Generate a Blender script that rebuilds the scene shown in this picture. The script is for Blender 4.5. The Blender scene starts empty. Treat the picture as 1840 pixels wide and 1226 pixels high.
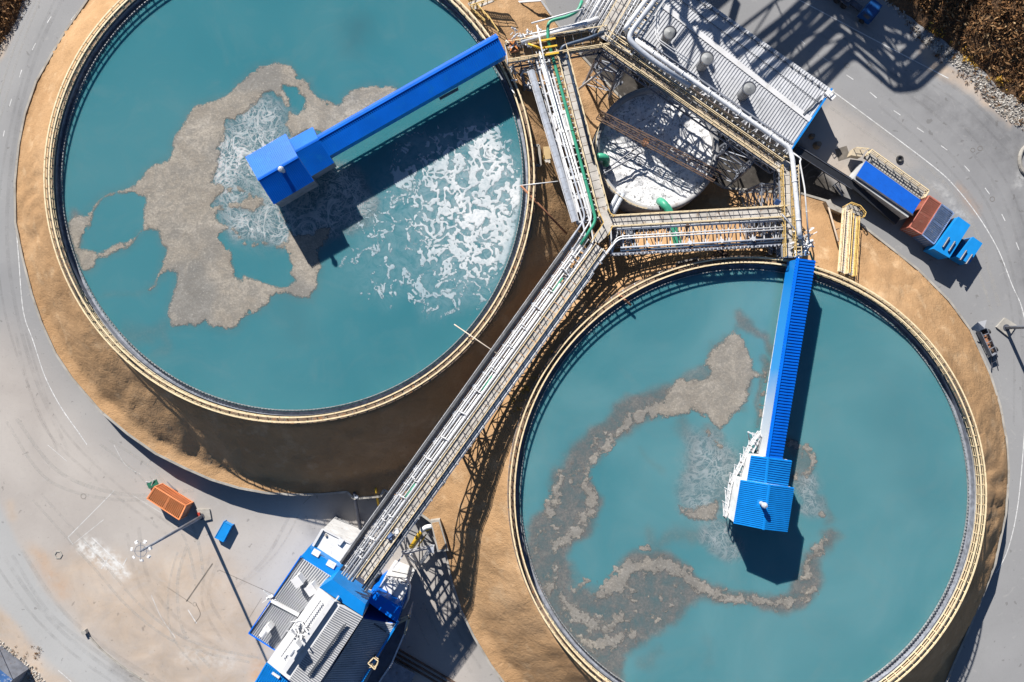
import bpy, bmesh, math, random
import numpy as np
from mathutils import Vector, Matrix
random.seed(7); rng = np.random.default_rng(11)
H = 115.0; F = 1282.0
SC = bpy.context.scene
COL = SC.collection
SUN_EL = math.radians(32.6)
SDX, SDY = 0.408, -0.913            # ground direction the shadows fall in

def W(px, py, z=0.0):
    """the place on the level z that the drone at 115 m saw at pixel (px, py)"""
    k = (H - z) / F
    return Vector(((px - 920) * k, (613 - py) * k, z))
def WL(pts, z=0.0):
    return [W(p[0], p[1], p[2] if len(p) > 2 else z) for p in pts]
def SH(px, py, z):
    """a point at height z whose shadow lies on the ground at pixel (px, py)"""
    g = W(px, py, 0); L = z / math.tan(SUN_EL)
    return Vector((g.x - SDX * L, g.y - SDY * L, z))

# ---------------------------------------------------------------- materials
def nd(nt, t, **kw):
    n = nt.nodes.new(t)
    for k, v in kw.items():
        if hasattr(n, k) and k not in ('inputs',): setattr(n, k, v)
    return n
def newmat(name):
    m = bpy.data.materials.new(name); m.use_nodes = True
    nt = m.node_tree; b = nt.nodes['Principled BSDF']
    return m, nt, b
def pos(nt):
    return nt.nodes.new('ShaderNodeNewGeometry').outputs['Position']
def noise(nt, vec, scale, detail=4, rough=.55, dist=0):
    n = nt.nodes.new('ShaderNodeTexNoise'); n.inputs['Scale'].default_value = scale
    n.inputs['Detail'].default_value = detail; n.inputs['Roughness'].default_value = rough
    n.inputs['Distortion'].default_value = dist
    nt.links.new(vec, n.inputs['Vector']); return n.outputs['Fac']
def ramp(nt, fac, stops):
    r = nt.nodes.new('ShaderNodeValToRGB'); e = r.color_ramp.elements
    while len(e) < len(stops): e.new(.5)
    for i, (p, c) in enumerate(stops):
        e[i].position = p; e[i].color = (c[0], c[1], c[2], 1) if len(c) == 3 else c
    nt.links.new(fac, r.inputs['Fac']); return r.outputs['Color']
def mix(nt, fac, a, b, mode='MIX'):
    m = nt.nodes.new('ShaderNodeMix'); m.data_type = 'RGBA'; m.blend_type = mode
    for s, v in ((0, fac), (6, a), (7, b)):
        if isinstance(v, (int, float)): m.inputs[s].default_value = v
        elif isinstance(v, (tuple, list)): m.inputs[s].default_value = (v[0], v[1], v[2], 1)
        else: nt.links.new(v, m.inputs[s])
    return m.outputs[2]
def mth(nt, op, a, b=None, c=None, clamp=False):
    m = nt.nodes.new('ShaderNodeMath'); m.operation = op; m.use_clamp = clamp
    for i, v in enumerate((a, b, c)):
        if v is None: continue
        if isinstance(v, (int, float)): m.inputs[i].default_value = v
        else: nt.links.new(v, m.inputs[i])
    return m.outputs[0]
def attr(nt, name):
    a = nt.nodes.new('ShaderNodeAttribute'); a.attribute_name = name; return a.outputs['Fac']
def bump(nt, b, h, strength=.4, dist=.1):
    n = nt.nodes.new('ShaderNodeBump'); n.inputs['Strength'].default_value = strength
    n.inputs['Distance'].default_value = dist
    nt.links.new(h, n.inputs['Height']); nt.links.new(n.outputs[0], b.inputs['Normal'])
MATS = {}
def paint(name, col, rough=.5, metal=0.0, wear=.12, wearcol=None, scale=.8, spec=.5, fine=6.0, bumpy=0):
    """painted or bare surface with broad fading, fine grime and optional wear patches"""
    if name in MATS: return MATS[name]
    m, nt, b = newmat(name); v = pos(nt)
    n1 = noise(nt, v, scale, 5); n2 = noise(nt, v, fine, 3)
    dk = tuple(c * (1 - wear * 1.6) for c in col); lt = tuple(min(1, c * (1 + wear)) for c in col)
    c = ramp(nt, n1, [(.3, dk), (.7, lt)])
    c = mix(nt, mth(nt, 'MULTIPLY', n2, wear * 1.2), c, tuple(x * .6 for x in col))
    if wearcol:
        n3 = noise(nt, v, scale * 2.3, 6, .65)
        c = mix(nt, ramp(nt, n3, [(.56, (0, 0, 0)), (.68, (1, 1, 1))]), c, wearcol)
    nt.links.new(c, b.inputs['Base Color'])
    b.inputs['Roughness'].default_value = rough; b.inputs['Metallic'].default_value = metal
    b.inputs['Specular IOR Level'].default_value = spec
    if bumpy: bump(nt, b, n2, bumpy, .05)
    MATS[name] = m; return m

# ---------------------------------------------------------------- objects
ORG = {}
def tagp(o, label, cat, group=None, kind=None):
    if label: o['label'] = label
    if cat: o['category'] = cat
    if group: o['group'] = group
    if kind: o['kind'] = kind
    return o
def thing(name, loc, label, cat, group=None):
    o = bpy.data.objects.new(name, None); COL.objects.link(o)
    o.empty_display_size = .5; o.location = loc
    ORG[o] = Vector(loc); return tagp(o, label, cat, group)
class MB:
    def __init__(s): s.v = []; s.f = []; s.mi = []
    def add(s, vs, fs, mi=0):
        n = len(s.v); s.v += [Vector(a) for a in vs]
        s.f += [tuple(i + n for i in f) for f in fs]; s.mi += [mi] * len(fs); return s
    def obox(s, c, ax, ay, az, mi=0):
        c = Vector(c); ax = Vector(ax); ay = Vector(ay); az = Vector(az)
        vs = [c + i * ax + j * ay + k * az for k in (-1, 1) for j in (-1, 1) for i in (-1, 1)]
        return s.add(vs, [(0, 2, 3, 1), (4, 5, 7, 6), (0, 1, 5, 4), (2, 6, 7, 3), (0, 4, 6, 2), (1, 3, 7, 5)], mi)
    def box(s, c, sx, sy, sz, rz=0, mi=0):
        """box whose base centre is c"""
        c = Vector(c); ca, sa = math.cos(rz), math.sin(rz)
        return s.obox(c + Vector((0, 0, sz / 2)), (ca * sx / 2, sa * sx / 2, 0), (-sa * sy / 2, ca * sy / 2, 0), (0, 0, sz / 2), mi)
    def beam(s, p, q, w=.1, h=None, mi=0):
        p = Vector(p); q = Vector(q); d = q - p
        if d.length < 1e-4: return s
        h = h or w; u = d.normalized(); z = Vector((0, 0, 1))
        if abs(u.z) > .98: z = Vector((0, 1, 0))
        a = u.cross(z).normalized(); b = a.cross(u)
        return s.obox((p + q) / 2, d / 2, a * w / 2, b * h / 2, mi)
    def path(s, pts, w, h=None, mi=0):
        for a, b in zip(pts, pts[1:]): s.beam(a, b, w, h, mi)
        return s
    def tube(s, pts, r, n=8, mi=0, caps=True, bend=0):
        pts = [Vector(p) for p in pts]
        if bend:
            q = [pts[0]]
            for a, b, c in zip(pts, pts[1:], pts[2:]):
                l1 = min(bend, (b - a).length * .45); l2 = min(bend, (c - b).length * .45)
                p1 = b + (a - b).normalized() * l1; p2 = b + (c - b).normalized() * l2
                for t in (0, .25, .5, .75, 1):
                    q.append(p1 * (1 - t) ** 2 + b * 2 * t * (1 - t) + p2 * t * t)
            q.append(pts[-1]); pts = q
        rings = []; prev = None
        for i, p in enumerate(pts):
            d = (pts[min(i + 1, len(pts) - 1)] - pts[max(i - 1, 0)]).normalized()
            if prev is None:
                z = Vector((0, 0, 1)) if abs(d.z) < .95 else Vector((0, 1, 0))
                a = d.cross(z).normalized()
            else:
                a = (prev - d * prev.dot(d)).normalized()
            prev = a; b = a.cross(d)
            rr = r[i] if isinstance(r, (list, tuple)) else r
            rings.append([p + (a * math.cos(t) + b * math.sin(t)) * rr for t in [2 * math.pi * k / n for k in range(n)]])
        base = len(s.v)
        for R in rings: s.v += R
        for i in range(len(rings) - 1):
            for k in range(n):
                a = base + i * n + k; b = base + i * n + (k + 1) % n
                s.f.append((a, b, b + n, a + n)); s.mi.append(mi)
        if caps:
            s.f.append(tuple(base + k for k in range(n))); s.mi.append(mi)
            s.f.append(tuple(base + (len(rings) - 1) * n + n - 1 - k for k in range(n))); s.mi.append(mi)
        return s
    def cyl(s, c, r, h, n=20, r2=None, mi=0):
        c = Vector(c); return s.tube([c, c + Vector((0, 0, h))], [r, r if r2 is None else r2], n, mi)
    def prism(s, top, zb, mi=0, flat=False):
        """vertical prism: top outline (each point with its own z) down to zb"""
        n = len(top); T = [Vector(p) for p in top]; B = [Vector((p.x, p.y, zb)) for p in T]
        a = sum(T[i].x * T[(i + 1) % n].y - T[(i + 1) % n].x * T[i].y for i in range(n))
        if a < 0: T.reverse(); B.reverse()
        fs = [tuple(range(n)), tuple(range(2 * n - 1, n - 1, -1))]
        fs += [(i, n + i, n + (i + 1) % n, (i + 1) % n) for i in range(n)]
        return s.add(T + B, fs, mi)
    def slab(s, quad, t, mi=0):
        Q = [Vector(p) for p in quad]; nrm = (Q[1] - Q[0]).cross(Q[3] - Q[0]).normalized()
        if nrm.z < 0: Q.reverse(); nrm = -nrm
        B = [p - nrm * t for p in Q]
        return s.add(Q + B, [(0, 1, 2, 3), (7, 6, 5, 4)] + [(i, 4 + i, 4 + (i + 1) % 4, (i + 1) % 4) for i in range(4)], mi)
    def ribs(s, A, B, C, D, n, w=.1, h=.06, mi=0):
        """n raised ribs running from edge A-B to edge D-C"""
        A, B, C, D = map(Vector, (A, B, C, D)); nrm = (B - A).cross(D - A).normalized()
        if nrm.z < 0: nrm = -nrm
        for i in range(n):
            t = (i + .5) / n; p = A.lerp(B, t) + nrm * h * .4; q = D.lerp(C, t) + nrm * h * .4
            d = q - p; a = d.normalized().cross(nrm)
            s.obox((p + q) / 2, d / 2, a * w / 2, nrm * h / 2, mi)
        return s
    def lathe(s, c, prof, n=160, a0=0, a1=2 * math.pi, mi=0):
        c = Vector(c); full = abs(a1 - a0) > 6.28; m = len(prof); base = len(s.v); cnt = n if full else n + 1
        for i in range(cnt):
            t = a0 + (a1 - a0) * i / n
            for r, z in prof: s.v.append(Vector((c.x + r * math.cos(t), c.y + r * math.sin(t), z)))
        for i in range(n):
            j = (i + 1) % cnt
            for k in range(m - 1):
                s.f.append((base + i * m + k, base + j * m + k, base + j * m + k + 1, base + i * m + k + 1)); s.mi.append(mi)
        return s
    def rail(s, pts, h=1.1, sp=1.6, w=.07, mi=0, mid=True, toe=False):
        pts = [Vector(p) for p in pts]
        up = Vector((0, 0, h))
        s.path([p + up for p in pts], w * 1.15, None, mi)
        if mid: s.path([p + up * .52 for p in pts], w * .75, None, mi)
        if toe: s.path([p + Vector((0, 0, .08)) for p in pts], w * .5, .15, mi)
        for a, b in zip(pts, pts[1:]):
            L = (b - a).length; n = max(1, round(L / sp))
            for i in range(n + 1): p = a.lerp(b, i / n); s.beam(p, p + up, w, None, mi)
        return s
    def build(s, name, mat, parent=None, smooth=False, loc=None, kind=None):
        me = bpy.data.meshes.new(name)
        o = bpy.data.objects.new(name, me); COL.objects.link(o)
        if parent is not None: org = ORG[parent]; o.parent = parent; ORG[o] = org
        else:
            if loc is None:
                xs = [v.x for v in s.v]; ys = [v.y for v in s.v]
                loc = ((min(xs) + max(xs)) / 2, (min(ys) + max(ys)) / 2, min(v.z for v in s.v))
            org = Vector(loc); o.location = org; ORG[o] = org
        me.from_pydata([v - org for v in s.v], [], s.f)
        ms = mat if isinstance(mat, (list, tuple)) else [mat]
        for m in ms: me.materials.append(m)
        if len(ms) > 1: me.polygons.foreach_set('material_index', s.mi)
        if smooth: me.polygons.foreach_set('use_smooth', [True] * len(me.polygons))
        bm = bmesh.new(); bm.from_mesh(me); bmesh.ops.recalc_face_normals(bm, faces=bm.faces); bm.to_mesh(me); bm.free()
        if kind: o['kind'] = kind
        return o
def copy_tree(o, parent=None):
    c = o.copy(); COL.objects.link(c)
    if parent is not None: c.parent = parent
    for ch in list(o.children): copy_tree(ch, c)
    return c

# ---------------------------------------------------------------- numpy fields (in photo pixels)
def vnoise(x, y, scale, seed):
    r = np.random.default_rng(seed).random((256, 256)) * 2 - 1
    X = x / scale + 500; Y = y / scale + 500
    xi = np.floor(X).astype(int); yi = np.floor(Y).astype(int); fx = X - xi; fy = Y - yi
    fx = fx * fx * fx * (fx * (fx * 6 - 15) + 10); fy = fy * fy * fy * (fy * (fy * 6 - 15) + 10)
    g = lambda i, j: r[(xi + i) % 256, (yi + j) % 256]
    return (g(0, 0) * (1 - fx) + g(1, 0) * fx) * (1 - fy) + (g(0, 1) * (1 - fx) + g(1, 1) * fx) * fy
def fbm(x, y, scale, seed, oct=4, gain=.5):
    s = 0; a = 1; t = 0
    for i in range(oct):
        s = s + a * vnoise(x, y, scale / 2 ** i, seed + i * 17); t += a; a *= gain
    return s / t
def sdf(x, y, poly):
    """signed distance in pixels, positive inside"""
    P = np.array([p[:2] for p in poly], float); n = len(P)
    d = np.full(x.shape, 1e9); ins = np.zeros(x.shape, bool)
    for i in range(n):
        a = P[i]; b = P[(i + 1) % n]; e = b - a; L = max(e @ e, 1e-9)
        t = np.clip(((x - a[0]) * e[0] + (y - a[1]) * e[1]) / L, 0, 1)
        d = np.minimum(d, (x - a[0] - t * e[0]) ** 2 + (y - a[1] - t * e[1]) ** 2)
        if a[1] != b[1]:
            c = ((a[1] > y) != (b[1] > y)) & (x < (b[0] - a[0]) * (y - a[1]) / (b[1] - a[1]) + a[0])
            ins ^= c
    d = np.sqrt(d); return np.where(ins, d, -d)
def strokes(x, y, pts):
    """union of tapering capsules through (px, py, r)"""
    best = np.full(x.shape, -1e9)
    for a, b in zip(pts, pts[1:]):
        ex, ey = b[0] - a[0], b[1] - a[1]; L = max(ex * ex + ey * ey, 1e-6)
        t = np.clip(((x - a[0]) * ex + (y - a[1]) * ey) / L, 0, 1)
        best = np.maximum(best, a[2] + (b[2] - a[2]) * t - np.hypot(x - a[0] - t * ex, y - a[1] - t * ey))
    return best
def smooth(a, b, v):
    t = np.clip((v - a) / (b - a), 0, 1); return t * t * (3 - 2 * t)
def contour_mesh(name, xs, ys, f, zfun, mat, to_world, attrs=None, smooth_=True):
    """mesh of the cells where f > 0, cut along the contour (marching squares)"""
    ny, nx = f.shape; verts = []; vid = {}; faces = []; av = {k: [] for k in (attrs or {})}
    pos_ = f > 0
    def corner(j, i):
        k = (j, i)
        if k not in vid:
            vid[k] = len(verts); verts.append(to_world(xs[i], ys[j], zfun(j, i, f[j, i])))
            for a in av: av[a].append(attrs[a][j, i])
        return vid[k]
    def edge(j0, i0, j1, i1):
        k = (j0, i0, j1, i1) if (j0, i0) < (j1, i1) else (j1, i1, j0, i0)
        if k not in vid:
            a, b = f[j0, i0], f[j1, i1]; t = a / (a - b)
            vid[k] = len(verts)
            verts.append(to_world(xs[i0] + (xs[i1] - xs[i0]) * t, ys[j0] + (ys[j1] - ys[j0]) * t, zfun(j0, i0, 0.0)))
            for q in av: av[q].append(attrs[q][j0, i0])
        return vid[k]
    cnt = pos_[:-1, :-1].astype(int) + pos_[1:, :-1] + pos_[:-1, 1:] + pos_[1:, 1:]
    for j, i in zip(*np.nonzero(cnt)):
        cs = [(j, i), (j, i + 1), (j + 1, i + 1), (j + 1, i)]
        if cnt[j, i] == 4: faces.append([corner(*c) for c in cs]); continue
        pl = []
        for a in range(4):
            c, d = cs[a], cs[(a + 1) % 4]
            if pos_[c]: pl.append(corner(*c))
            if pos_[c] != pos_[d]: pl.append(edge(*c, *d))
        if len(pl) >= 3: faces.append(pl)
    me = bpy.data.meshes.new(name); me.from_pydata(verts, [], faces)
    o = bpy.data.objects.new(name, me); COL.objects.link(o); me.materials.append(mat); ORG[o] = Vector((0, 0, 0))
    bm = bmesh.new(); bm.from_mesh(me)
    if bm.faces and sum(fc.normal.z for fc in bm.faces) < 0: bmesh.ops.reverse_faces(bm, faces=bm.faces)
    bm.to_mesh(me); bm.free()
    for a in av:
        at = me.attributes.new(a, 'FLOAT', 'POINT'); at.data.foreach_set('value', np.array(av[a], np.float32))
    if smooth_: me.polygons.foreach_set('use_smooth', [True] * len(me.polygons))
    return o

# ---------------------------------------------------------------- camera, sun, sky
cam = bpy.data.cameras.new('camera'); co = bpy.data.objects.new('camera', cam); COL.objects.link(co)
co.location = (0, 0, H); cam.sensor_width = 36; cam.lens = F / 1840 * 36; cam.clip_end = 3000; SC.camera = co
sl = bpy.data.lights.new('sun', 'SUN'); so = bpy.data.objects.new('sun', sl); COL.objects.link(so)
sl.energy = 5.0; sl.angle = math.radians(.55); sl.color = (1, .955, .88)
sv = Vector((SDX * math.cos(SUN_EL), SDY * math.cos(SUN_EL), -math.sin(SUN_EL)))
so.rotation_euler = sv.to_track_quat('-Z', 'Y').to_euler(); so.location = (-40, 80, 90)
wd = bpy.data.worlds.new('World'); SC.world = wd; wd.use_nodes = True
wn = wd.node_tree; sky = wn.nodes.new('ShaderNodeTexSky'); sky.sky_type = 'NISHITA'; sky.sun_disc = False
sky.sun_elevation = SUN_EL; sky.sun_rotation = math.atan2(-SDX, -SDY); sky.altitude = 300; sky.dust_density = .1; sky.air_density = .8; sky.ozone_density = 3.5
wn.links.new(sky.outputs[0], wn.nodes['Background'].inputs[0]); wn.nodes['Background'].inputs[1].default_value = .05
SC.view_settings.view_transform = 'Standard'; SC.view_settings.look = 'None'; SC.view_settings.gamma = 1
SC.view_settings.exposure = .82
SC.cycles.diffuse_bounces = 1; SC.cycles.max_bounces = 8
# ================================================================ GROUND
def px_of(x, y, z): k = F / (H - z); return 920 + x * k, 613 - y * k
EMB = [(330,-150),(240,-90),(157,0),(114,62),(65,147),(45,205),(34,261),(27,330),(28,400),(40,460),(58,530),(75,580),(100,635),(130,680),(180,738),(230,780),(280,815),(330,840),(380,862),(430,877),(480,886),(530,889),(580,888),(624,884),(636,896),(684,892),(690,880),(730,905),(770,934),(778,940),(788,985),(800,992),(812,1045),(828,1095),(852,1145),(882,1195),(912,1235),(965,1295),(1040,1350),(1200,1420),(1340,1435),(1520,1400),(1640,1310),(1700,1225),(1741,1125),(1780,1010),(1800,920),(1808,850),(1806,790),(1797,730),(1779,673),(1743,592),(1705,540),(1650,485),(1600,445),(1545,402),(1512,382),(1488,362),(1440,348),(1390,345),(1300,338),(1240,300),(1165,226),(1100,160),(1045,100),(1010,55),(985,20),(968,-20),(930,-110),(800,-200),(500,-250)]
T1 = dict(c=(-31.84, 23.37), R=34.98); T2 = dict(c=(33.7, -22.06), R=34.02)
def terr(x, y):
    h = np.full(np.shape(x), 3.0)
    for t in (T1, T2):
        d = np.hypot(x - t['c'][0], y - t['c'][1]); h = np.maximum(h, 11.3 - np.maximum(0, d - t['R'] - .5) * .83)
    return h
# --- sand of the embankments
def sand_mat():
    m, nt, b = newmat('sand_earth'); v = pos(nt)
    a = noise(nt, v, .09, 6, .6, .4); g = noise(nt, v, 1.1, 5, .6); f = noise(nt, v, 5, 3)
    c = ramp(nt, a, [(.3, (.325, .195, .10)), (.5, (.38, .235, .124)), (.7, (.44, .28, .155))])
    c = mix(nt, ramp(nt, g, [(.45, (0, 0, 0)), (.8, (.5, .5, .5))]), c, (.32, .19, .095))
    c = mix(nt, ramp(nt, noise(nt, v, .35, 5, .6), [(.55, (0, 0, 0)), (.72, (.55, .55, .55))]), c, (.52, .37, .23))
    c = mix(nt, ramp(nt, f, [(.62, (0, 0, 0)), (.75, (.5, .5, .5))]), c, (.24, .15, .08))
    nt.links.new(c, b.inputs['Base Color']); b.inputs['Roughness'].default_value = 1; b.inputs['Specular IOR Level'].default_value = .1
    bump(nt, b, mth(nt, 'ADD', mth(nt, 'MULTIPLY', g, 1.0), mth(nt, 'MULTIPLY', f, .45)), .55, .3)
    return m
SAND = sand_mat()
def make_embankment():
    st = .62
    xs = np.arange(-82, 84, st); ys = np.arange(-78, 70, st)
    X, Y = np.meshgrid(xs, ys)
    poly = [tuple(W(p[0], p[1], 3.0).xy) for p in EMB]
    f = sdf(X, Y, poly)
    for t in (T1, T2):
        f = np.minimum(f, np.hypot(X - t['c'][0], Y - t['c'][1]) - (t['R'] - .55))
    ctr = (21.7, 28.8); f = np.minimum(f, np.hypot(X - ctr[0], Y - ctr[1]) - 9.5)
    hh = terr(X, Y)
    hh = hh + (fbm(X, Y, 3.2, 5, 5) * .42 + fbm(X, Y, 12, 9, 3) * .35) * smooth(0, 1.5, f)
    for t in (T1, T2):
        dx_, dy_ = X - t['c'][0], Y - t['c'][1]; d_ = np.hypot(dx_, dy_) - t['R']; th = np.arctan2(dy_, dx_) * t['R']
        g_ = np.abs(fbm(th, d_ * .22 + fbm(X, Y, 6, 71, 2) * .6, 1.7, 61, 3)); on = smooth(.8, 2.5, d_) * (1 - smooth(8, 12, d_))
        hh = hh - on * (.34 - np.minimum(g_ * 1.5, .34)) * smooth(-.25, .3, fbm(X, Y, 11, 67, 3))
    hh += .35 * smooth(0, 8, np.maximum(0, .0 + fbm(X, Y, 1.5, 2, 2))) * 0
    o = contour_mesh('sand_embankment', xs, ys, f, lambda j, i, q: float(hh[j, i]), SAND, lambda x, y, z: (x, y, z))
    return o
emb = make_embankment(); emb['kind'] = 'structure'; emb.name = 'embankment'
CONC = paint('pale_concrete', (.36, .34, .31), .9, 0, .2, (.24, .21, .18), .5, .2)
CONCD = paint('stained_concrete', (.23, .21, .19), .9, 0, .25, (.14, .12, .10), .6, .2)
def wall_piece(i0, i1, label, closed=False):
    mb = MB(); pts = EMB[i0:i1]
    q = []
    for p in pts:
        w = W(p[0], p[1], 3.0); q.append(Vector((w.x, w.y, float(terr(w.x, w.y)))))
    for k in range(len(q) - 1):
        a, b_ = q[k], q[k + 1]; u = (b_ - a); u.z = 0; u.normalize(); nr = Vector((-u.y, u.x, 0)) * .17
        top = [a + nr, b_ + nr, b_ - nr, a - nr]
        for t in top: t.z += .12
        mb.prism(top, -.2)
    o = mb.build('retaining_wall', CONC); tagp(o, label, 'retaining wall')
wall_piece(0, 24, 'long curved concrete wall at the foot of the larger left embankment')
wall_piece(23, 30, 'short concrete wall with a boxed corner where pipes drop beside the main pipe bridge')
wall_piece(29, 58, 'curved concrete wall at the foot of the right tank embankment')
wall_piece(57, 69, 'stepped concrete wall between the sand terrace and the small foam tank')

# --- paved yard, one sheet with stains and painted shade
def ground_mat():
    m, nt, b = newmat('yard_paving'); v = pos(nt)
    a = noise(nt, v, .035, 6, .6, .3); g = noise(nt, v, .5, 6, .65); f = noise(nt, v, 5, 4, .7)
    c = ramp(nt, a, [(.3, (.215, .215, .222)), (.7, (.28, .28, .286))])
    warm = ramp(nt, noise(nt, v, .07, 6, .6, .5), [(.3, (.335, .305, .285)), (.7, (.42, .388, .362))])
    c = mix(nt, attr(nt, 'warm'), c, warm)
    c = mix(nt, attr(nt, 'pale'), c, ramp(nt, a, [(.3, (.33, .33, .33)), (.7, (.385, .385, .385))]))
    gg = ramp(nt, g, [(.35, (.25, .25, .25)), (.7, (1, 1, 1))])
    c = mix(nt, mth(nt, 'MULTIPLY', attr(nt, 'dark'), gg), c, (.085, .085, .092))
    c = mix(nt, attr(nt, 'painted_shade'), c, ramp(nt, g, [(.35, (.03, .027, .025)), (.7, (.075, .066, .058))]))  # near-black tone stands in for shade on the ground
    dirt = ramp(nt, noise(nt, v, .16, 6, .65, .6), [(.32, (.34, .275, .22)), (.52, (.43, .345, .275)), (.7, (.49, .41, .34))])
    c = mix(nt, mth(nt, 'MULTIPLY', attr(nt, 'dirt'), ramp(nt, noise(nt, v, .22, 6, .7, .8), [(.28, (.45, .45, .45)), (.6, (1, 1, 1))])), c, dirt)
    c = mix(nt, mth(nt, 'MULTIPLY', attr(nt, 'orange'), gg), c, (.46, .24, .10))
    c = mix(nt, mth(nt, 'MULTIPLY', attr(nt, 'white'), ramp(nt, noise(nt, v, .9, 6, .7), [(.4, (0, 0, 0)), (.6, (1, 1, 1))])), c, (.62, .62, .61))
    # faint worn streaks and specks
    c = mix(nt, ramp(nt, noise(nt, v, 1.7, 5, .7, 1.5), [(.55, (0, 0, 0)), (.8, (.28, .28, .28))]), c, (.15, .145, .14))
    c = mix(nt, ramp(nt, noise(nt, v, .33, 5, .6, 2.5), [(.60, (0, 0, 0)), (.75, (.35, .35, .35))]), c, (.40, .385, .37))
    c = mix(nt, ramp(nt, f, [(.66, (0, 0, 0)), (.8, (.35, .35, .35))]), c, (.12, .11, .10))
    c = mix(nt, ramp(nt, noise(nt, v, .75, 3, .5, .4), [(.685, (0, 0, 0)), (.70, (.4, .4, .4))]), c, (.10, .095, .09))
    c = mix(nt, ramp(nt, noise(nt, v, 2.6, 2, .5), [(.74, (0, 0, 0)), (.755, (.5, .5, .5))]), c, (.09, .085, .08))
    nt.links.new(c, b.inputs['Base Color']); b.inputs['Roughness'].default_value = .92; b.inputs['Specular IOR Level'].default_value = .25
    bump(nt, b, f, .25, .04)
    return m
def make_ground():
    st = 6
    xs = np.arange(-260, 2101, st, float); ys = np.arange(-320, 1500, st, float); X, Y = np.meshgrid(xs, ys)
    wx = X + fbm(X, Y, 60, 3, 4) * 16; wy = Y + fbm(X, Y, 60, 8, 4) * 16
    s = lambda poly, e=12: smooth(-e, e, sdf(wx, wy, poly))
    k = lambda pts, e=10: smooth(-e, e, strokes(wx, wy, pts))
    warm = s([(-260,560),(20,600),(110,690),(240,830),(420,900),(640,930),(780,1000),(900,1240),(950,1500),(-260,1500)], 70)
    warm = np.maximum(warm, .8 * s([(1430,230),(1500,170),(1560,230),(1640,290),(1560,300),(1520,330),(1470,300)], 20))
    pale = smooth(-3, 9, sdf(X + fbm(X, Y, 50, 4, 3) * 4, Y, [(-260,930),(-80,1010),(-20,1070),(9,1100),(54,1152),(76,1182),(129,1226),(240,1330),(420,1500),(560,1500),(400,1330),(266,1226),(152,1136),(81,1060),(33,973),(0,908),(-60,800),(-260,640)]))
    pale = np.maximum(pale, .35 * k([(60,-60,55),(20,60,45),(-30,200,50),(-30,330,45),(-10,450,40)], 20))
    dirt = s([(-260,960),(-80,1030),(-20,1078),(9,1108),(54,1160),(76,1190),(129,1234),(240,1345),(420,1520),(-260,1520)], 6)
    dirt = np.maximum(dirt, .95 * s([(95,1010),(160,985),(250,1000),(330,965),(400,985),(450,1060),(490,1180),(500,1300),(330,1300),(268,1222),(160,1132),(100,1050)], 34))
    dirt = np.maximum(dirt, .8 * k([(20,910,7),(26,930,8)], 8)); dirt = np.maximum(dirt, .7 * k([(55,990,10),(90,1020,12),(140,1060,14)], 10))
    dirt = np.maximum(dirt, k([(1660,100,12),(1700,135,14),(1750,165,14),(1790,195,12),(1815,215,8)], 8))
    dirt = np.maximum(dirt, s([(-260,-320),(70,-320),(58,-60),(46,0),(30,42),(0,92),(-40,170),(-260,500)], 7))
    dirt = np.maximum(dirt, .5 * k([(1490,285,14),(1520,310,18)], 12))
    orange = np.maximum(.8 * k([(470,1210,22),(500,1222,10)], 14), .35 * k([(70,1015,10),(110,1060,14),(60,985,8)], 10))
    orange = np.maximum(orange, .4 * k([(1722,335,6),(1745,372,8),(1755,385,5)], 8)); orange = np.maximum(orange, .3 * k([(1495,275,12)], 10))
    dark = .55 * k([(1600,150,10),(1690,195,22),(1780,245,36),(1870,290,60)], 22)
    dark = np.maximum(dark, .5 * k([(1830,400,16),(1820,330,10),(1850,500,22)], 20)); dark = np.maximum(dark, .35 * k([(1697,155,7),(1703,160,6)], 6))
    dark = np.maximum(dark, .25 * k([(1500,120,4),(1620,180,6),(1740,280,8),(1800,390,8)], 12))
    dark = np.maximum(dark, .5 * k([(300,1090,3),(335,1100,3)], 4)); dark = np.maximum(dark, .45 * k([(470,1195,16),(462,1180,8)], 10))
    dark = np.maximum(dark, .5 * k([(215,1200,10),(280,1235,10),(330,1270,10)], 9)); dark = np.maximum(dark, .4 * k([(560,950,20),(600,940,24)], 16))
    painted_shade = np.maximum(0, smooth(-8, 8, sdf(X, Y, [(1020,70),(1040,140),(1140,260),(1210,350),(1380,385),(1442,375),(1520,355),(1440,262),(1290,170),(1120,50)])))  # shade inside the pipe bridge loop, painted into the ground colour
    white = np.maximum(.9 * s([(138,985),(160,962),(180,963),(243,1022),(240,1032),(215,1036)], 9), .8 * k([(326,1040,5)], 5))
    white = np.maximum(white, .45 * k([(1665,330,4),(1700,350,4),(1720,380,6),(1740,395,4)], 7)); white = np.maximum(white, .4 * k([(405,1190,12),(330,1180,10)], 16))
    white = np.maximum(white, .4 * k([(1838,300,10),(1830,335,8)], 9))
    D = dict(warm=warm, pale=pale, dirt=dirt, orange=orange, dark=dark, white=white, painted_shade=painted_shade)
    nx, ny = len(xs), len(ys)
    k0 = H / F
    V = np.stack([(X - 920) * k0, (613 - Y) * k0, np.zeros_like(X)], -1).reshape(-1, 3)
    idx = np.arange(nx * ny).reshape(ny, nx)
    Q = np.stack([idx[1:, :-1], idx[1:, 1:], idx[:-1, 1:], idx[:-1, :-1]], -1).reshape(-1, 4)
    verts = V.tolist(); faces = Q.tolist()
    a = [idx[0, 0], idx[0, -1], idx[-1, -1], idx[-1, 0]]; B = 1500
    n = len(verts); verts += [(-B, B, 0), (B, B, 0), (B, -B, 0), (-B, -B, 0)]
    top = idx[0].tolist(); right = idx[:, -1].tolist(); bot = idx[-1].tolist(); left = idx[:, 0].tolist()
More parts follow.
